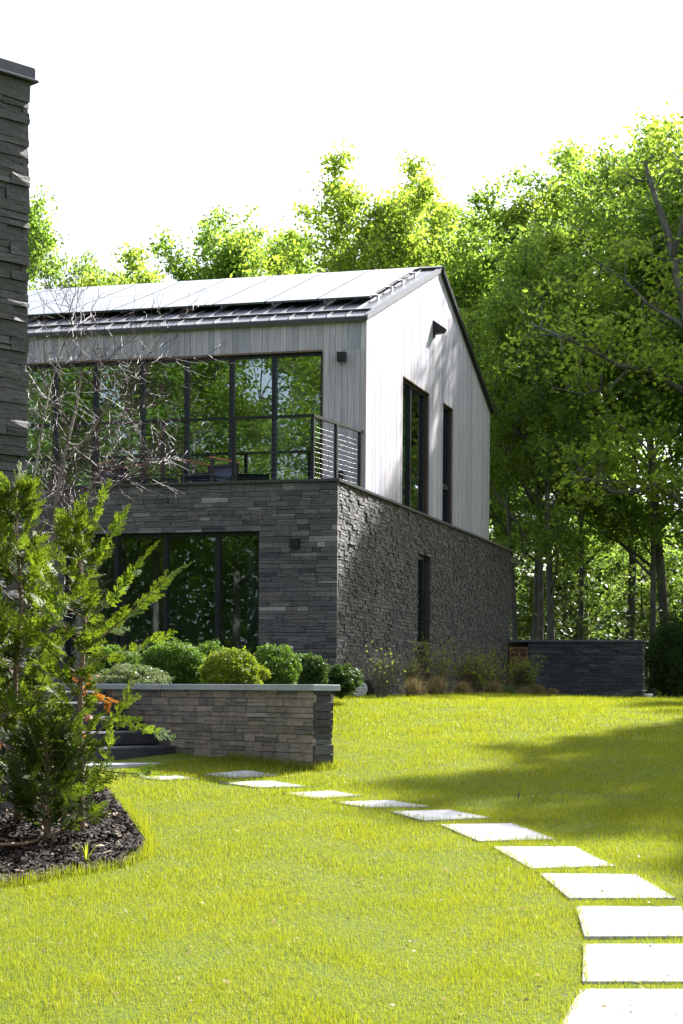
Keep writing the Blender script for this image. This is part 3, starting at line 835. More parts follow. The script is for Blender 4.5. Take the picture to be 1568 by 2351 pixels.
def tree_meshes(seed, H, h0, R, nl, lpt, leaf, r0, lmat, lean=.03, spread=.23, topround=True):
    rg = random.Random(seed); rn = np.random.default_rng(seed)
    tr = MB(); tips = []
    n = 12; ph = rg.uniform(0,6); lx, ly = rg.gauss(0,lean), rg.gauss(0,lean)
    path = []; rad = []
    for i in range(n+1):
        t = i/n; z = H*.93*t
        path.append(Vector((lx*z+.18*math.sin(ph+t*5)*t*1.4, ly*z+.18*math.cos(ph*1.3+t*4)*t*1.4, z-.3*(i==0))))
        rad.append(max(.02, r0*(1-t)**.8*(1.25 if i == 0 else 1)))
    tr.tube(path, rad, 9)
    def pt(t):
        f = t*n; i = min(int(f), n-1); return path[i].lerp(path[i+1], f-i), rad[i]*(1-(f-i))+rad[i+1]*(f-i)
    def branch(p, d, L, r, lev):
        m = 5 if lev < 2 else 4
        pts = [p]; q = p.copy(); dd = d.copy()
        for i in range(m):
            dd = (dd + Vector((rg.gauss(0,.16),rg.gauss(0,.16),rg.gauss(.09 if lev < 2 else .03,.13)))).normalized()
            q = q + dd*(L/m); pts.append(q.copy())
        tr.tube(pts, [max(.006, r*(1-.8*i/m)) for i in range(m+1)], 6 if lev == 0 else (5 if lev == 1 else 3), lev == 0)
        if lev >= 2:
            tips.extend(pts[2:])
            return
        for i in range(1 if lev else 2, m+1):
            for _ in range(2 if lev == 0 else (2 if i >= 2 else 1)):
                ax = Vector((rg.gauss(0,1),rg.gauss(0,1),rg.gauss(.1,.7))).normalized()
                nd = (dd*.55+ax*.75).normalized()
                branch(pts[i], nd, L*rg.uniform(.32,.5)*(1-.35*(i-1)/m), max(.008, r*.5*(1-.6*i/m)), lev+1)
        if lev: tips.append(pts[-1])
    for j in range(nl):
        t = h0+(1-h0)*((j+rg.random())/nl)*.98
        p, r = pt(min(t,.985)); k = (t-h0)/(1-h0)
        L = R*(.55+.6*math.sin(PI*min(1,.18+k*.78)))*rg.uniform(.75,1.15)
        az = j*2.399+rg.uniform(-.5,.5); th = math.radians(rg.uniform(48,78)-38*k)
        branch(p, Vector((math.cos(az)*math.sin(th),math.sin(az)*math.sin(th),math.cos(th))), L, max(.02, r*rg.uniform(.4,.6)), 0)
    T = np.array([tuple(t) for t in tips])
    T = T[rn.random(len(T)) < .3]
    cl = rn.uniform(.2,2.0,len(T))
    cnt = np.maximum(1,(cl*lpt)).astype(int); c = np.repeat(T, cnt, 0); sp = np.repeat(cl,cnt)[:,None]**.5
    c = c+rn.normal(0,1,c.shape)*np.array([spread,spread,spread*.55])*sp
    V = kites(c, leaf, leaf*.6, rn, .25, .55)
    return tr.mesh('trunk', M['bark'], True), npmesh('crown', V, 4, lmat), len(c)

VAR = [tree_meshes(s, H, h0, R, nl, lpt, lf, r0, M[mt]) for s, H, h0, R, nl, lpt, lf, r0, mt in (
    (21,16,.34,3.9,15,15,.18,.17,'oakleaf'), (22,16,.38,3.3,14,15,.17,.15,'oakleaf2'), (23,16,.25,4.2,16,15,.185,.185,'oakleaf'),
    (24,16,.44,3.4,14,15,.17,.155,'oakleaf2'), (25,16,.30,3.7,15,15,.18,.165,'oakleaf'))]
print('LEAVES', [v[2] for v in VAR])

TREES = 0
def tree(x, y, H, var, label, group, rz=None, wide=1.0, cat='tree', name='oak_tree'):
    global TREES; TREES += 1
    e = empty(name, (x, y, gz1(x,y)), 0, label, cat, group)
    e.rotation_euler = (0,0,TREES*1.9 if rz is None else rz); s = H/16; e.scale = (s*wide,s*wide,s)
    mobj('trunk', VAR[var][0], e); mobj('crown', VAR[var][1], e)
    return e
def tree_px(xp, ytop, Y, var, label, group, **k):
    p = at_depth(xp, ytop, Y); tree(p[0], p[1], (p[2]+.1)/1.13, var, label, group, **k)
G1 = 'trees along the edge of the wood behind the house'
front = [
 (88,455,60,0,'leafy tree rising just beside the chimney, above the left end of the roof',.8),
 (222,540,55,1,'thin small tree above the left part of the roof, with sky on both sides',.75),
 (345,548,60,3,'low crowned tree above the left half of the solar panels',1),
 (440,452,56,2,'rounded tree rising highest over the left half of the roof',.9),
 (570,470,57,4,'tree right of the rounded one over the middle of the roof',.9),
 (655,500,61,0,'lower tree filling the dip over the middle of the roof',1),
 (765,325,54,3,'open crowned tall tree above the panels, left of a gap of sky',.85),
 (905,310,53,1,'tall airy tree directly left of the ridge end with sky between its limbs',.85),
 (985,318,57,3,'slim tall tree standing just above the end of the roof ridge',.75),
 (1065,425,60,0,'shorter tree in the notch right of the roof ridge',.9),
 (1155,340,54,2,'broad dark tree overhanging the right slope of the gable',.95),
 (1250,318,53,1,'tall yellowish tree right of the gable, second before the right group',.9),
 (1345,305,56,3,'tall tree with bright yellow crown behind the stone enclosure wall',.95),
 (1450,240,52,4,'tall tree with sky holes in its crown, next to the tallest at the right edge',.95),
 (1545,208,48,2,'tallest tree, its crown leaving the picture at the right edge',.9)]
for xp, yt, Y, v, lb, w in front: tree_px(xp, yt, Y, v, lb, G1, wide=w)
# trunks standing close behind the enclosure wall
for xp, Y, H, v, lb in ((1186,47.5,10,0,'dark slender tree trunk right beside the back corner of the house'),(1219,48.5,10.8,4,'leftmost of the three grey trunks rising behind the blue wall cap'),
        (1240,47,11,3,'middle of the three grey trunks rising behind the blue wall cap'),(1266,46.5,11,2,'thickest of the three grey trunks rising behind the blue wall cap'),
        (1330,52,11,0,'dark leaning trunk right of the three grey trunks'),(1500,47,11,4,'thin straight dark trunk past the right end of the blue wall')):
    p = at_depth(xp, 1500, Y); tree(p[0], p[1], H, v, lb, G1, wide=.85)
G2 = 'trees deep in the wood'
rg = random.Random(77)
for xp, yt, Y, v in ((20,600,70,2),(290,600,72,0),(510,580,70,4),(700,550,70,2),(850,520,72,1),(1010,520,70,0),
        (1130,520,70,1),(1290,560,72,4)):
    tree_px(xp, yt, Y, v, 'tree of the rear rows deep in the wood, mostly hidden by the trees before it', G2)
for i in range(9):
    xx = -24+i*6+rg.uniform(-1,1); yy = 84+rg.uniform(-5,8)
    tree(xx, yy, rg.uniform(8,10), i % 5, 'tree of the rear rows deep in the wood, mostly hidden by the trees before it', G2)
G5 = 'young trees under the tall ones'
for xp, yt, Y, v, w in ((1195,1180,54,0,1.3),(1310,1130,55,2,1.4),(1400,1080,58,3,1.4),(1490,1160,53,0,1.4),(1570,1180,55,1,1.5)):
    tree_px(xp, yt, Y, v, 'young leafy tree filling the space under the tall trees right of the house', G5, wide=w)
# trees to the right of the frame that shade the lawn and the gable
G3 = 'trees to the right beyond the frame'
SHADE = [(10.4,20.0,7.9,2),(13.2,22,9.5,4),(12.2,23.6,8.8,0),(9.7,26.6,7.6,0),(11.4,25.4,9.2,2),(10.0,28.6,9.6,4),(12.4,29.6,10.5,2),(14.3,33,10,0),(13,36,9,3),(17,38,11,0),(9.8,45.6,13.4,2),(11.2,49,15.4,0),(11.8,47,16,4),(11.5,43.6,14.3,2),(13.4,50.5,15,0),(11.8,51.8,15,4),(10.7,47.6,14.6,0),(15.5,46,15,2),(18,52,16,4),(20,42,13,2)]
for x, y, H, v in SHADE:
    tree(x, y, H, v, 'leafy tree standing right of the view, casting its shade on lawn and gable', G3)
# trees behind the photographer, mirrored in the glass
G4 = 'trees mirrored in the windows'
for i in range(9):
    t = -17+i*4.2; x = -24+.847*t+rg.uniform(-1.5,1.5); y = -6-.533*t+rg.uniform(-1.5,1.5)
    tree(x, y, rg.uniform(17,20), (i*2) % 5, 'sunlit tree behind the viewpoint, seen only mirrored in the big windows', G4, wide=1.1)
for i in range(8):
    t = -18+i*5; x = -31+.847*t; y = -17-.533*t
    tree(x, y, rg.uniform(18,22), (i*3+1) % 5, 'sunlit tree behind the viewpoint, seen only mirrored in the big windows', G4, wide=1.2)

# old oak whose dark limbs reach into the picture from the right
def old_oak():
    Y = 42.5
    B = at_depth(1668, 1600, Y); z0 = gz1(B[0],Y)
    e = empty('old_oak', (B[0],Y,z0), 0, 'old oak just outside the right edge, its crooked dark limbs reaching into the picture', 'tree', G1)
    def P(xp, yp, dy): q = at_depth(xp, yp, Y+dy); return Vector((q[0]-B[0], dy, q[2]-z0))
    rg = random.Random(88); rn = np.random.default_rng(88); mb = MB(); tips = []
    limbs = [([(1668,1640),(1660,1400),(1650,1150),(1625,900),(1585,760),(1555,640),(1535,540),(1500,440),(1480,370)],.21,.0),
             ([(1652,1260),(1600,1190),(1560,1150),(1505,1112),(1450,1132),(1400,1128),(1362,1104),(1312,1088)],.115,-1.2),
             ([(1640,960),(1590,905),(1545,885),(1490,850),(1420,838),(1350,800),(1280,770),(1215,742)],.10,-.8),
             ([(1510,1112),(1490,1085),(1500,1050),(1470,1010)],.05,-1.0),
             ([(1600,790),(1560,740),(1490,700),(1430,640),(1370,600)],.07,.9),
             ([(1545,590),(1570,500),(1590,400),(1575,320)],.07,.5),
             ([(1450,842),(1400,890),(1340,905),(1270,890)],.045,.3)]
    for L, r, dy in limbs:
        n = len(L); pts = [P(x, y, dy*i/(n-1)+.15*math.sin(i*2.1+r*40)*(i > 0)) for i, (x, y) in enumerate(L)]
        mb.tube(pts, [r*(1-.8*i/(n-1)) for i in range(n)], 8)
        for i in range(2, n):
            for _ in range(4):
                o = pts[i-1].lerp(pts[i], rg.random()); d = Vector((rg.gauss(-.2,.7),rg.gauss(0,.7),rg.gauss(.5,.5))).normalized()
                q = [o]; ln = rg.uniform(.6,1.5)
                for k in range(4):
                    d = (d+Vector((rg.gauss(0,.25),rg.gauss(0,.25),rg.gauss(.05,.2)))).normalized(); q.append(q[-1]+d*ln/4)
                mb.tube(q, [.022*(1-.2*k) for k in range(5)], 4, False); tips += [tuple(q[3]), tuple(q[4])]
    mb.build('trunk', M['bark'], e, True)
    T = np.array(tips); c = np.repeat(T, 26, 0); c = c+rn.normal(0,1,c.shape)*np.array([.26,.26,.13])
    mobj('crown', npmesh('crown', kites(c,.16,.095,rn,.25,.5), 4, M['oakleaf2']), e)
old_oak()

# undergrowth of the wood: one mass
n = 230000
x = R_.uniform(-22,24,n); y = 47+R_.uniform(0,1,n)**.8*42
hh = 2.0+1.6*(x > 3.2)*(y < 58)+3.2*(.5+.5*np.sin(x*.8+2*np.sin(y*.33)))*(.5+.5*np.sin(y*.6+x*.25))
c = np.stack([x,y,gz(x,y)+hh*R_.uniform(.0,1,n)**.9],-1)
c += R_.normal(0,.15,c.shape)
hx, hy, _ = to_house((x,y,0)); k = ~((hx < .3)&(hy < 17)); c = c[k]
tag(mobj('undergrowth', npmesh('undergrowth', kites(c,.16,.10,R_,.1,.5), 4, M['under'])), kind='stuff')
n = 60000
t = R_.uniform(-24,30,n); q = R_.uniform(0,14,n); c = np.stack([-26+.847*t-.533*q, -10-.533*t-.847*q, 0*t],-1)
c[:,2] = gz(c[:,0],c[:,1])+R_.uniform(0,1,n)*(2.2+1.6*np.sin(t*.9)*np.sin(q*.5+t*.3))
n2 = 110000
t = R_.uniform(-40,46,n2); q = R_.uniform(22,30,n2); c2 = np.stack([-26+.847*t-.533*q, -10-.533*t-.847*q, R_.uniform(-2,10,n2)],-1)
c = np.concatenate([c,c2])
tag(mobj('undergrowth_mirrored', npmesh('undergrowth_mirrored', kites(c,.42,.28,R_,.1,.5), 4, M['oakleaf'])), kind='stuff')
# leafy screen far back in the wood
n = 90000
x = R_.uniform(-45,45,n); y = R_.uniform(92,104,n); c = np.stack([x,y,R_.uniform(0,1,n)**.8*(8+2*np.sin(x*.5))],-1)
tag(mobj('distant_wood', npmesh('distant_wood', kites(c,.5,.32,R_,.1,.5), 4, M['under'])), kind='stuff')

# boxwoods -------------------------------------------------
def bush(name, xp, ytop, Y, wpx, label, mat, leaf=.034, n=9000, rough=.12, seed=0, zb=-.04, cat='bush', group=None, needle=False):
    rn = np.random.default_rng(100+seed)
    c0 = at_depth(xp, ytop, Y); H = c0[2]-zb; rx = wpx*1.1/F_*Y/2
    lump = rn.normal(0,1,(120,3)); lump /= np.linalg.norm(lump,axis=1,keepdims=True)
    d = rn.normal(0,1,(n,3)); d /= np.linalg.norm(d,axis=1,keepdims=True)
    lv = np.max(np.clip(d@lump.T,0,1)**34,axis=1)
    r = (1-1.3*rough+rough*2.2*(lv-.35))*(1-np.abs(rn.normal(0,.17,n)))*np.where(rn.random(n)<.07,1+rn.uniform(0,.16,n),1)*(1+.09*np.sin(d[:,0]*3+seed)*np.cos(d[:,2]*2.5+seed*2)+.10*np.sin(d[:,1]*4+d[:,2]*3+seed*3))
    p = d*r[:,None]*np.array([rx,rx*.9,H*.52])+np.array([0,0,H*.49])
    p = p[p[:,2] > -.03]
    e = empty(name, (c0[0],c0[1],zb), 0, label, cat, group)
    V = kites(p, leaf, leaf*(.25 if needle else .58), rn, -.2, .7)
    mobj('foliage', npmesh('foliage', V, 4, mat), e)
    mb = MB(); rg = random.Random(seed)
    for _ in range(16):
        a = rg.uniform(0,6.28); th = rg.uniform(.1,1.1)
        mb.tube([(0,0,-.05),(math.cos(a)*math.sin(th)*rx*.4,math.sin(a)*math.sin(th)*rx*.4,H*.4),(math.cos(a)*math.sin(th)*rx*.85,math.sin(a)*math.sin(th)*rx*.8,H*(.45+.4*math.cos(th)))],[.012,.008,.003],4)
    mb.build('stem', M['shrubbark'], e)
    return e
GBX = 'clipped evergreens behind the low wall'
bush('boxwood', 402, 1468, 21.8, 148, 'large round green boxwood, biggest of those behind the low wall', M['boxleaf'], .033, 16000, .12, 1, group=GBX)
bush('boxwood', 537, 1494, 21.0, 140, 'bright lime sunlit boxwood in the front centre of the planting', M['boxsunlit'], .032, 14000, .10, 2, group=GBX)
bush('boxwood', 484, 1466, 24.3, 100, 'small boxwood peeping out behind the sunlit one, under the ground floor window', M['boxleaf'], .036, 6000, .15, 3, group=GBX)
bush('boxwood', 627, 1482, 22.6, 122, 'dark green boxwood directly right of the sunlit one', M['boxleaf'], .034, 9500, .12, 4, group=GBX)
bush('boxwood', 703, 1494, 23.6, 96, 'deep shaded boxwood at the right, by the stone corner of the house', M['darkjuniper'], .034, 8000, .13, 5, group=GBX)  # shade on this boxwood put into its colour with the dark yew leaf
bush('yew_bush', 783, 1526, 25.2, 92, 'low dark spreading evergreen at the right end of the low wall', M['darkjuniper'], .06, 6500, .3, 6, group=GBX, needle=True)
bush('boxwood', 268, 1476, 23.8, 120, 'boxwood at the left, half hidden by the arborvitae', M['boxleaf'], .036, 9000, .15, 7, group=GBX)
bush('juniper_bush', 300, 1528, 20.9, 165, 'pale grey green low juniper spilling to the cap of the low wall', M['juniper'], .05, 9000, .25, 8, group=GBX, needle=True)
bush('evergreen_bush', 1545, 1420, 43, 130, 'dark dense evergreen bush at the right edge past the blue wall', M['darkjuniper'], .11, 9000, .25, 9, zb=-.15, needle=True)
bush('evergreen_bush', 1600, 1360, 45, 190, 'taller dark evergreen cut by the right edge of the picture', M['darkjuniper'], .12, 9000, .25, 10, zb=-.15, needle=True)

# twiggy shrubs along the gable wall
def twig_shrub(xp, lx, hpx, wpx, label, bark, leafn, seed, nst=26, name='shrub', group='budding shrubs along the stone side wall', lf=.055):
    b = house_x(xp, 1597, lx); w = to_world(b); z = gz1(w[0],w[1]); Y = w[1]
    H = hpx/F_*Y; R = wpx/F_*Y/2
    e = empty(name, (w[0],w[1],z), 0, label, 'shrub', group)
    rg = random.Random(seed); rn = np.random.default_rng(seed); mb = MB(); tips = []
    def br(p, d, L, r, lev):
        pts = [p]; q = p.copy(); dd = d.copy(); m = 4
        for i in range(m):
            dd = (dd+Vector((rg.gauss(0,.13),rg.gauss(0,.13),rg.gauss(.04,.1)))).normalized(); q = q+dd*(L/m); pts.append(q.copy())
        mb.tube(pts, [r*(1-.65*i/m) for i in range(m+1)], 4, False)
        tips.extend(pts[2:])
        if lev:
            for i in range(1,m+1):
                for _ in range(rg.choice((1,2))):
                    ax = Vector((rg.gauss(0,1),rg.gauss(0,1),rg.gauss(.4,.6))).normalized()
                    br(pts[i], (dd+ax*.8).normalized(), L*rg.uniform(.3,.5), r*.55, lev-1)
    for k in range(nst):
        a = rg.uniform(0,6.28); th = rg.uniform(.05,.9)
        s = Vector((math.cos(a)*math.sin(th)*R/H*1.1, math.sin(a)*math.sin(th)*R/H*1.1, math.cos(th)*.9+.2)).normalized()
        br(Vector((math.cos(a)*R*.15,math.sin(a)*R*.15,0)), s, H*rg.uniform(.55,.8), rg.uniform(.005,.009), 2 if k % 2 else 1)
    mb.build('stems', bark, e)
    if leafn:
        T = np.array([tuple(t) for t in tips]); c = T[rn.integers(0,len(T),leafn)]+rn.normal(0,.035,(leafn,3))
        mobj('leaves', npmesh('leaves', kites(c,lf,lf*.6,rn,.0,.6), 4, M['shrubleaf']), e)
    return e
twig_shrub(875, 1.0, 118, 120, 'grey twiggy shrub with few buds, nearest the stone corner of the house', M['shrubbark'], 130, 31, 34, lf=.045)
twig_shrub(945, 1.0, 85, 70, 'small dark twiggy shrub left of the slot window', M['redbark'], 260, 32, 20)
twig_shrub(1000, .8, 125, 80, 'upright shrub with fresh leaves in front of the slot window', M['redbark'], 420, 33, 18)
twig_shrub(1085, 1.0, 100, 110, 'dense pinkish brown shrub with sunlit leaves in the middle of the bed', M['redbark'], 1000, 34, 44)
twig_shrub(1130, .7, 104, 60, 'narrow leafy shrub behind the pinkish brown one', M['redbark'], 520, 35, 20)
twig_shrub(1205, 1.0, 88, 95, 'leafy shrub in front of the wooden gate', M['shrubbark'], 1300, 36, 34)

def tuft(xp, lx, hpx, mat, label, seed, name='grass_tuft'):
    b = house_x(xp, 1600, lx); w = to_world(b); z = gz1(w[0],w[1]); H = hpx/F_*w[1]
    rn = np.random.default_rng(seed); n = 900
    a = rn.uniform(0,2*PI,n); ln = np.abs(rn.normal(.25,.45,n)); h = H*rn.uniform(.6,1.15,n)
    b0 = np.stack([rn.normal(0,.05,n),rn.normal(0,.05,n),0*a],-1)
    dr = np.stack([np.cos(a)*np.sin(ln),np.sin(a)*np.sin(ln),np.cos(ln)],-1)
    mid = b0+dr*(h*.55)[:,None]; tip = b0+dr*h[:,None]-np.array([0,0,1])*(h*.18*np.sin(ln))[:,None]
    sd = np.stack([-np.sin(a),np.cos(a),0*a],-1)*.004
    V = np.stack([b0-sd,b0+sd,mid+sd*.8,mid-sd*.8, mid-sd*.8,mid+sd*.8,tip+sd*.2,tip-sd*.2],1).reshape(-1,3)
    o = mobj(name, npmesh(name, V, 4, mat)); o.location = (w[0],w[1],z)
    tag(o, label, 'ornamental grass', 'ornamental grass tufts at the edge of the bed')
for i, (xp, lx, h, m, lb) in enumerate((
    (950,1.35,44,'drygrass','wide pale tuft of ornamental grass, leftmost of the row'),
    (1000,1.35,44,'drygrass','russet tuft of ornamental grass, second from the left under the slot window'),
    (1062,1.35,34,'drygrass','yellowish tuft of ornamental grass before the pinkish brown shrub'),
    (1133,1.35,36,'drygrass','brown tuft of ornamental grass right of the pinkish brown shrub'),
    (1171,1.3,28,'sedge','green grass tuft between the brown ones'),
    (1204,1.35,26,'drygrass','small tan tuft of ornamental grass below the leafy gate shrub'),
    (1236,1.3,30,'drygrass','small pinkish tuft close to the blue stone wall'),
    (1268,1.5,22,'drygrass','last and lowest pinkish tuft, in front of the blue stone wall'))):
    tuft(xp, lx, h, M[m], lb, 60+i)

# condenser with round grille
b = to_world(house_y(822,1597,-.55)); zc = gz1(b[0],b[1])
e = empty('air_vent_unit', (b[0],b[1],zc), math.radians(-10), 'dark vent unit with a round white louvred grille by the house corner', 'vent')
MB().box(-.06,.26,0,.3,0,.26).build('casing', M['black'], e, bevel=.008)
mb = MB()
for i in range(9):
    z = .03+i*.0225; hw = math.sqrt(max(0,.105**2-(z-.12)**2))
    mb.box(-hw+.03,hw+.03,-.022,-.004,z-.007,z+.007)
mb.build('louvre', M['white'], e)
mb = MB(); mb.tube([(.03+.11*math.cos(t*PI/12),-.014,.12+.11*math.sin(t*PI/12)) for t in range(25)], .009, 5, False); mb.build('grille_ring', M['white'], e)

# small things on the lawn
p = at_depth(1489, 1606, 41.0); z = gz1(p[0],p[1])
mb = MB(); mb.tube([(0,0,0),(0,0,.05),(0,0,.12),(0,0,.125)], [.07,.085,.10,.06], 12)
o = mb.build('white_bowl', M['white'], None, True); o.location = (p[0],p[1],z+.03); tag(o, 'small white bowl shaped thing lying on the lawn right of the blue wall', 'bowl')
p = on_slope(1190,1832)
mb = MB(); mb.tube([(0,0,-.01),(.005,.0,.02),(.016,.004,.05)], [.008,.009,.005], 5); mb.tube([(.003,0,.02),(-.015,0,.032)],[.005,.003],4)
o = mb.build('broken_twig', M['shrubbark']); o.location = (p[0],p[1],p[2]+.01); tag(o, 'short dark twig sticking out of the lawn above the path', 'twig')

# fallen leaves and clippings scattered on lawn and pavers
n = 420
x = R_.uniform(-2.6,3.4,n); y = 8.8+R_.uniform(0,1,n)**1.3*14; k = ~inside(x,y,mulch_poly); x, y = x[k], y[k]
c = np.stack([x,y,gz(x,y)+.024],-1)
tag(mobj('fallen_leaves', npmesh('fallen_leaves', kites(c,.035,.018,R_,0,.12), 4, M['drygrass'])), kind='stuff')

# ------------------------------------------------------------------ bare young birch by the steps
def bare_tree():
    B = at_depth(97, 1750, 17.4); z0 = gz1(B[0],B[1])
    e = empty('bare_birch', (B[0],B[1],z0), 0, 'leafless multi-stemmed young birch with reddish twigs in front of the balcony', 'tree')
    rg = random.Random(404); big = MB(); tw = MB()
    S = 17.4/F_
    def P(xp, yp, dy=0): q = at_depth(xp, yp, 17.4); return Vector((q[0]-B[0], dy, q[2]-z0))
    def br(p, d, L, r, lev):
        m = 6 if lev > 1 else 5
        pts = [p]; q = p.copy(); dd = d.copy()
        for i in range(m):
            dd = (dd+Vector((rg.gauss(0,.15),rg.gauss(0,.15),rg.gauss(.04,.13)))).normalized(); q = q+dd*(L/m); pts.append(q.copy())
        (big if lev > 2 else tw).tube(pts, [max(.0013, r*(1-.7*i/m)) for i in range(m+1)], 6 if lev > 2 else 4, False)
        if lev:
            for i in range(1, m+1):
                for _ in range(2 if rg.random() < .07 else 1):
                    ax = Vector((rg.gauss(.05,1),rg.gauss(0,1),rg.gauss(.12,.75))).normalized()
                    br(pts[i], (dd*.8+ax*.7).normalized(), L*rg.uniform(.36,.6), max(.0024, r*.5*(1-.4*i/m)), lev-1)
    trunks = [([(82,1760),(80,1600),(86,1400),(118,1262),(130,1170),(150,1050),(172,930),(184,860)],.034),
              ([(118,1262),(165,1190),(230,1090),(268,985),(290,915)],.017),
              ([(86,1400),(92,1250),(78,1130),(95,980),(112,880),(145,800),(170,740)],.015),
              ([(130,1170),(180,1150),(240,1135),(300,1090),(345,1055)],.010),
              ([(150,1050),(215,985),(270,900),(330,830)],.013)]
    for tr, r in trunks:
        pts = [P(x,y,.12*math.sin(i*1.7+r*100)) for i,(x,y) in enumerate(tr)]
        n = len(pts)
        big.tube(pts, [r*(1-.72*i/(n-1)) for i in range(n)], 7, False)
        for i in range(2 if r > .03 else 1, n):
            d = (pts[i]-pts[i-1]).normalized()
            for _ in range(3):
                ax = Vector((rg.gauss(.15,1),rg.gauss(0,1),rg.gauss(.2,.7))).normalized()
                br(pts[i-1].lerp(pts[i],rg.random()), (d*.6+ax*.8).normalized(), rg.uniform(.45,.85), .0048, 2)
    big.build('trunk', M['palebark'], e, True); tw.build('twigs', M['twigbark'], e)
bare_tree()

# ------------------------------------------------------------------ arborvitae
def spray_template(rg, n=9):
    """flat fern-like spray along +Y in the XY plane, unit length; quads"""
    Q = []
    def strip(a, b, w0, w1):
        dx, dy = b[0]-a[0], b[1]-a[1]; l = math.hypot(dx,dy)+1e-9; nx, ny = -dy/l, dx/l
        z = rg.uniform(-.02,.02)
        Q.append([(a[0]-nx*w0,a[1]-ny*w0,0),(a[0]+nx*w0,a[1]+ny*w0,0),(b[0]+nx*w1,b[1]+ny*w1,z),(b[0]-nx*w1,b[1]-ny*w1,z)])
    ax = [(rg.gauss(0,.012)*i, i/n) for i in range(n+1)]
    for i in range(n): strip(ax[i], ax[i+1], .022, .02)
    for i in range(1, n+1):
        for sd in (-1,1):
            L = (.42*(1-i/(n+1))**.8+.08)*rg.uniform(.75,1.15); an = math.radians(rg.uniform(32,52))
            o = ax[i]; o = (o[0], o[1]-.02*(sd>0))
            tip = (o[0]+sd*math.sin(an)*L, o[1]+math.cos(an)*L)
            mid = ((o[0]+tip[0])/2-sd*.015, (o[1]+tip[1])/2-.005)
            strip(o, mid, .024, .03); strip(mid, tip, .03, .012)
            for f in (.35,.6,.8):
                b0 = (o[0]+(tip[0]-o[0])*f, o[1]+(tip[1]-o[1])*f)
                for s2 in (-1,1):
                    a2 = sd*an+s2*math.radians(38); l2 = L*.36*(1.15-f)
                    strip(b0, (b0[0]+math.sin(a2)*l2, b0[1]+math.cos(a2)*l2), .024, .012)
    return np.array(Q).reshape(-1,3)
srg = random.Random(55)
SPR = [spray_template(srg, k) for k in (7,8,9,9,10)]

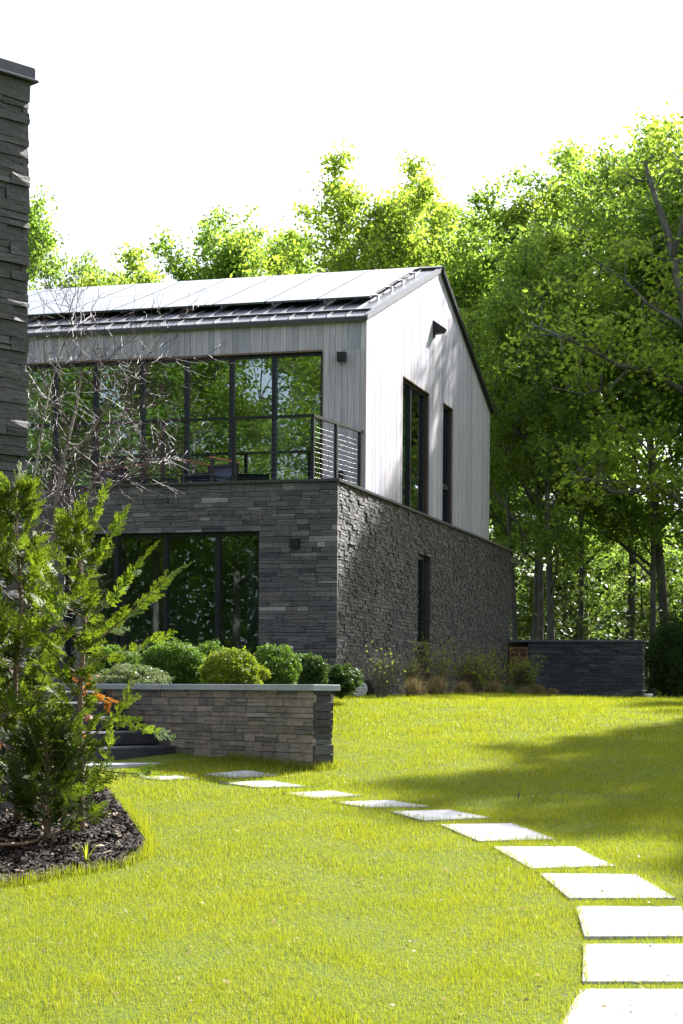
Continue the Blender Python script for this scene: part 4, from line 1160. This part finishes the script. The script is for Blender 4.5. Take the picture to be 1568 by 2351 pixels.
def arborvitae(base, H, prof, nb, seed, label, extra=(), bend=(), dens=1.0, dead=(), splen=(.11,.21), tone='arbor'):
    rg = random.Random(seed); rn = np.random.default_rng(seed)
    e = empty('arborvitae', base, 0, label, 'shrub', 'arborvitae in the mulch bed')
    wood = MB(); outer = []; inner = []; brown = []
    n = 9; path = []
    for i in range(n+1):
        t = i/n; path.append(Vector(((bend[i] if bend else .02*math.sin(i*1.3)), .02*math.cos(i*1.1), H*t-.05*(i == 0))))
    wood.tube(path, [.034*(1-.85*i/n) for i in range(n+1)], 8)
    def put(lst, p, d, up, L):
        d = d.normalized(); s = d.cross(up)
        if s.length < 1e-3: s = d.cross(Vector((1,0,0)))
        s.normalize(); u = s.cross(d)
        T = SPR[rg.randrange(len(SPR))]
        cv = rg.uniform(-.25,.1)
        m = np.array([list(s),list(d),list(u)])
        q = T.copy(); q[:,2] += cv*q[:,1]**2
        lst.append((q*L)@m+np.array(p))
    def limb(p, d, L, r, nsp, lst, curl=.10):
        m = 7; pts = [p]; q = p.copy(); dd = d.copy()
        for i in range(m):
            dd = (dd+Vector((rg.gauss(0,.09),rg.gauss(0,.09),curl+rg.gauss(0,.06)))).normalized(); q = q+dd*(L/m); pts.append(q.copy())
        wood.tube(pts, [max(.0025, r*(1-.75*i/m)) for i in range(m+1)], 5, False)
        for k in range(nsp):
            f = .18+.8*(k+rg.random())/nsp; fi = f*m; i = min(int(fi),m-1); o = pts[i].lerp(pts[i+1],fi-i)
            t = (pts[i+1]-pts[i]).normalized(); sd = 1 if k % 2 else -1
            lat = t.cross(Vector((0,0,1))); lat = lat.normalized() if lat.length > 1e-3 else Vector((1,0,0))
            dr = (t*rg.uniform(.5,1.0)+lat*sd*rg.uniform(.3,.9)+Vector((0,0,rg.uniform(-.25,.35)))).normalized()
            up = Vector((rg.gauss(0,.6),rg.gauss(0,.6),rg.uniform(.3,1))).normalized()
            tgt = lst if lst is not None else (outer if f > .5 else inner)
            put(tgt, o, dr, up, rg.uniform(*splen)*(1.1-.35*f))
        put(lst if lst is not None else outer, pts[-1], dd, Vector((rg.gauss(0,.5),rg.gauss(0,.5),1)), rg.uniform(*splen)*1.1)
    for j in range(nb):
        t = prof[0]+(1-prof[0])*((j+rg.random())/nb); fi = min(t,.995)*n; i = int(fi); p = path[i].lerp(path[i+1],fi-i)
        az = j*2.4+rg.uniform(-.6,.6); R = np.interp(t, [q[0] for q in prof[1]], [q[1] for q in prof[1]])
        if prof[2]: R *= prof[2](az)
        th = math.radians(rg.uniform(55,85)-35*max(0,t-.5))
        d = Vector((math.cos(az)*math.sin(th),math.sin(az)*math.sin(th),math.cos(th)))
        limb(p, d, R*rg.uniform(.7,1.15), .004+.008*(1-t), max(4,int(R*22*dens)), None)
    put(outer, path[-1], Vector((.05,0,1)), Vector((1,.3,0)), .16)
    for (p, q, r, nsp, curl) in extra:
        v = Vector(q)-Vector(p); limb(Vector(p), v.normalized(), v.length, r, nsp, outer, curl)
    for p in dead:
        for _ in range(5):
            put(brown, Vector(p)+Vector((rg.gauss(0,.03),rg.gauss(0,.03),rg.gauss(0,.03))), Vector((rg.gauss(0,.6),rg.gauss(0,.6),rg.uniform(-1,.2))), Vector((rg.random(),rg.random(),.5)), rg.uniform(.05,.11))
    wood.build('trunk', M['cedarbark'], e, True)
    mobj('foliage', npmesh('foliage', np.concatenate(outer), 4, M[tone]), e)
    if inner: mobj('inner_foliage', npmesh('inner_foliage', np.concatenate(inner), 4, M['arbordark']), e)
    if brown: mobj('dead_foliage', npmesh('dead_foliage', np.concatenate(brown), 4, M['dead']), e)
    return e
AD = 14.1
B1 = at_depth(198, 1905, AD); B1 = (B1[0], AD, gz1(B1[0],AD))
def A1(xp, yp, dy=0): q = at_depth(xp, yp, AD); return (q[0]-B1[0], dy, q[2]-B1[2])
H1 = A1(182,1195)[2]
bend = [A1(xp,0)[0] for xp in (198,198,197,196,196,200,204,200,190,180)]
side = lambda az: 1.0 if math.cos(az) < .1 else .42
ex = [(A1(206,1480),A1(415,1360,-.15),.010,16,.05),(A1(203,1420),A1(345,1300,.1),.008,12,.06),(A1(200,1700),A1(345,1600,-.1),.010,12,.12),(A1(198,1760),A1(365,1800,-.2),.008,9,.0),
      (A1(190,1330),A1(290,1210),.007,12,.08),(A1(205,1520),A1(330,1470,.2),.007,9,.03),(A1(196,1640),A1(340,1690,.15),.006,8,.02),(A1(198,1850),A1(290,1740,-.25),.006,9,.1),
      (A1(185,1240),A1(245,1175),.006,8,.1),(A1(195,1560),A1(40,1480,-.15),.009,14,.06),(A1(195,1420),A1(60,1330,.1),.009,14,.06),(A1(198,1800),A1(60,1760,-.2),.008,14,.04),(A1(190,1300),A1(110,1230),.007,10,.08)]
dead = [A1(*q) for q in ((235,1600),(250,1612),(198,1575),(205,1640),(225,1555),(170,1545),(180,1700))]
arborvitae(B1, H1, (.05,[(.0,.40),(.22,.44),(.32,.22),(.48,.22),(.62,.32),(.8,.27),(.92,.17),(1,.07)],side), 50, 91, 'young arborvitae with visible trunk and orange dead tips, in front of the steps', ex, bend, .8, dead)
B2 = at_depth(38, 1880, 14.6); B2 = (B2[0], 14.6, gz1(B2[0],14.6))
arborvitae(B2, (1590-1135)/F_*14.6-B2[2], (.05,[(.0,.5),(.3,.55),(.6,.42),(.85,.24),(1,.06)],None), 88, 92, 'bushier arborvitae at the left edge, partly covering the chimney foot', (), (), .95)
B3 = at_depth(105, 1900, 13.75); B3 = (B3[0], 13.75, gz1(B3[0],13.75))
arborvitae(B3, .8, (.05,[(.0,.42),(.4,.40),(.8,.26),(1,.08)],None), 42, 93, 'low dark arborvitae between the taller two, over the mulch', (), (), 1.0, (A1(90,1690),), tone='arbordark')

# things in the mulch
hp = [(-150,2010),(-60,1975),(0,1964),(50,1955),(85,1940),(97,1918),(90,1895),(70,1882)]
P = [on_slope(x,y) for x,y in hp]
mb = MB(); mb.tube([(p[0],p[1],gz1(p[0],p[1])+.05+.03*math.sin(i)) for i,p in enumerate(P)], .018, 8)
tag(mb.build('drip_hose', M['hose'], None, True), 'brown drip hose curving out of the mulch at the left edge', 'hose')
for i, (x, y, s, lb) in enumerate(((228,1952,.03,'pale elongated pebble in the mulch right of the arborvitae trunk'),(268,1925,.022,'round pebble near the lawn edge of the mulch bed'),(75,1880,.025,'tan pebble by the end of the drip hose'),
        (100,2012,.02,'small grey pebble at the lower mulch edge'),(215,1938,.018,'tiny beige pebble behind the elongated one'))):
    p = on_slope(x,y)
    me = bpy.data.meshes.new('pebble'); import bmesh
    bm = bmesh.new(); bmesh.ops.create_icosphere(bm, subdivisions=2, radius=s)
    for v in bm.verts: v.co.x *= 1.5; v.co.z *= .6; v.co *= 1+.12*math.sin(v.co.x*90+i)+.08*math.sin(v.co.y*120)
    bm.to_mesh(me); bm.free(); me.materials.append(M['pebble']); me.polygons.foreach_set('use_smooth',[True]*len(me.polygons))
    o = mobj('pebble', me); o.location = (p[0],p[1],gz1(p[0],p[1])+.02); o.rotation_euler = (0,0,i); tag(o, lb, 'pebble', 'pebbles in the mulch')
def sprout(xp, yp, n, h, w, label, cat):
    p = on_slope(xp,yp); rg = random.Random(int(xp)); mb = MB()
    for k in range(n):
        a = k*2*PI/n+rg.uniform(-.4,.4); ln = rg.uniform(.15,.7); pts = []
        for i in range(5):
            t = i/4; pts.append(Vector((math.cos(a)*math.sin(ln*(.5+t*.6))*h*t, math.sin(a)*math.sin(ln*(.5+t*.6))*h*t, math.cos(ln*(.5+t*.6))*h*t)))
        sd = Vector((-math.sin(a),math.cos(a),0)); b = len(mb.v)
        for i, q in enumerate(pts):
            ww = w*math.sin(PI*(.18+.8*i/4)); mb.v += [tuple(q-sd*ww), tuple(q+sd*ww+Vector((0,0,.002)))]
        for i in range(4): mb.f.append((b+2*i,b+2*i+1,b+2*i+3,b+2*i+2))
    o = mb.build('sprout', M['blade']); o.location = (p[0],p[1],gz1(p[0],p[1])+.01); tag(o, label, cat)
sprout(130,1860,6,.17,.014,'yellow green broad leaved sprout in the mulch','weed')
sprout(198,1985,9,.16,.004,'tuft of bright grass blades in the mulch below the arborvitae trunk','weed')

# ------------------------------------------------------------------ light, sky, camera
SAZ, SEL = math.radians(38.5), math.radians(36)
sd = Vector((math.sin(SAZ)*math.cos(SEL), math.cos(SAZ)*math.cos(SEL), math.sin(SEL)))
sl = bpy.data.lights.new('sun', 'SUN'); sl.energy = 3.95; sl.angle = math.radians(.8); sl.color = (1,.97,.925)
so = bpy.data.objects.new('sun', sl); link(so); so.rotation_euler = sd.to_track_quat('Z','Y').to_euler(); so.location = sd*60

w = bpy.data.worlds.new('World'); scene.world = w; w.use_nodes = True
nt = w.node_tree; nt.nodes.clear()
out = nt.nodes.new('ShaderNodeOutputWorld'); bg = nt.nodes.new('ShaderNodeBackground'); bg.inputs['Strength'].default_value = .105
sky = nt.nodes.new('ShaderNodeTexSky'); sky.sky_type = 'NISHITA'; sky.sun_disc = False
sky.sun_elevation = SEL; sky.sun_rotation = SAZ; sky.air_density = 1.0; sky.dust_density = 2.5
tc = nt.nodes.new('ShaderNodeTexCoord'); mp = nt.nodes.new('ShaderNodeMapping'); mp.inputs['Scale'].default_value = (1.6,1.6,3.2)
nz = nt.nodes.new('ShaderNodeTexNoise'); nz.inputs['Scale'].default_value = 2.2; nz.inputs['Detail'].default_value = 6
rp = nt.nodes.new('ShaderNodeValToRGB'); rp.color_ramp.elements[0].position = .34; rp.color_ramp.elements[0].color = (.45,.45,.45,1)
rp.color_ramp.elements[1].position = .56; rp.color_ramp.elements[1].color = (.97,.97,.97,1)
mx = nt.nodes.new('ShaderNodeMix'); mx.data_type = 'RGBA'; mx.inputs[7].default_value = (3.3,3.35,3.45,1)
nt.links.new(tc.outputs['Generated'], mp.inputs['Vector']); nt.links.new(mp.outputs[0], nz.inputs['Vector'])
nt.links.new(nz.outputs['Fac'], rp.inputs['Fac']); vd = nt.nodes.new('ShaderNodeVectorMath'); vd.operation = 'DOT_PRODUCT'; vd.inputs[1].default_value = sd
nrm = nt.nodes.new('ShaderNodeVectorMath'); nrm.operation = 'NORMALIZE'; nt.links.new(tc.outputs['Generated'], nrm.inputs[0]); nt.links.new(nrm.outputs[0], vd.inputs[0])
def wm(op, a, b):
    m = nt.nodes.new('ShaderNodeMath'); m.operation = op
    for i, v in enumerate((a, b)):
        if isinstance(v, (int, float)): m.inputs[i].default_value = v
        else: nt.links.new(v, m.inputs[i])
    return m.outputs[0]
gl = wm('MULTIPLY_ADD', wm('POWER', wm('MAXIMUM', vd.outputs['Value'], 0.0), 5.0), 3.4); gl.node.inputs[2].default_value = 1.0
nz2 = nt.nodes.new('ShaderNodeTexNoise'); nz2.inputs['Scale'].default_value = 1.5; nz2.inputs['Detail'].default_value = 5
nt.links.new(mp.outputs[0], nz2.inputs['Vector'])
gl = wm('MULTIPLY', gl, wm('ADD', wm('MULTIPLY', nz2.outputs['Fac'], 1.0), .42))
vs = nt.nodes.new('ShaderNodeVectorMath'); vs.operation = 'SCALE'; vs.inputs[0].default_value = (2.17,2.28,2.5); nt.links.new(gl, vs.inputs['Scale'])
nt.links.new(vs.outputs[0], mx.inputs[7])
nt.links.new(rp.outputs[0], mx.inputs[0]); nt.links.new(sky.outputs[0], mx.inputs[6])
nt.links.new(mx.outputs[2], bg.inputs['Color']); nt.links.new(bg.outputs[0], out.inputs['Surface'])

cam = bpy.data.cameras.new('camera'); co = bpy.data.objects.new('camera', cam); link(co); scene.camera = co
cam.sensor_fit = 'VERTICAL'; cam.sensor_height = 36.0; cam.sensor_width = 24.0
cam.lens = F_/2351.*36.0
cam.shift_y = (HY-1175.5)/2351.
cam.clip_start = .1; cam.clip_end = 2000
co.rotation_euler = (Matrix.Rotation(PI/2, 4, 'X') @ Matrix.Rotation(ROLL, 4, 'Z')).to_euler()
scene.view_settings.view_transform = 'Standard'; scene.view_settings.look = 'None'
scene.view_settings.exposure = 2.3; scene.view_settings.gamma = 1
scene.cycles.use_adaptive_sampling = True; scene.cycles.adaptive_threshold = .015; scene.cycles.sample_clamp_indirect = 4.0
scene.cycles.max_bounces = 8; scene.cycles.transparent_max_bounces = 12
scene.cycles.use_denoising = True; scene.cycles.denoising_prefilter = 'ACCURATE'
scene.cycles.caustics_reflective = False; scene.cycles.caustics_refractive = False
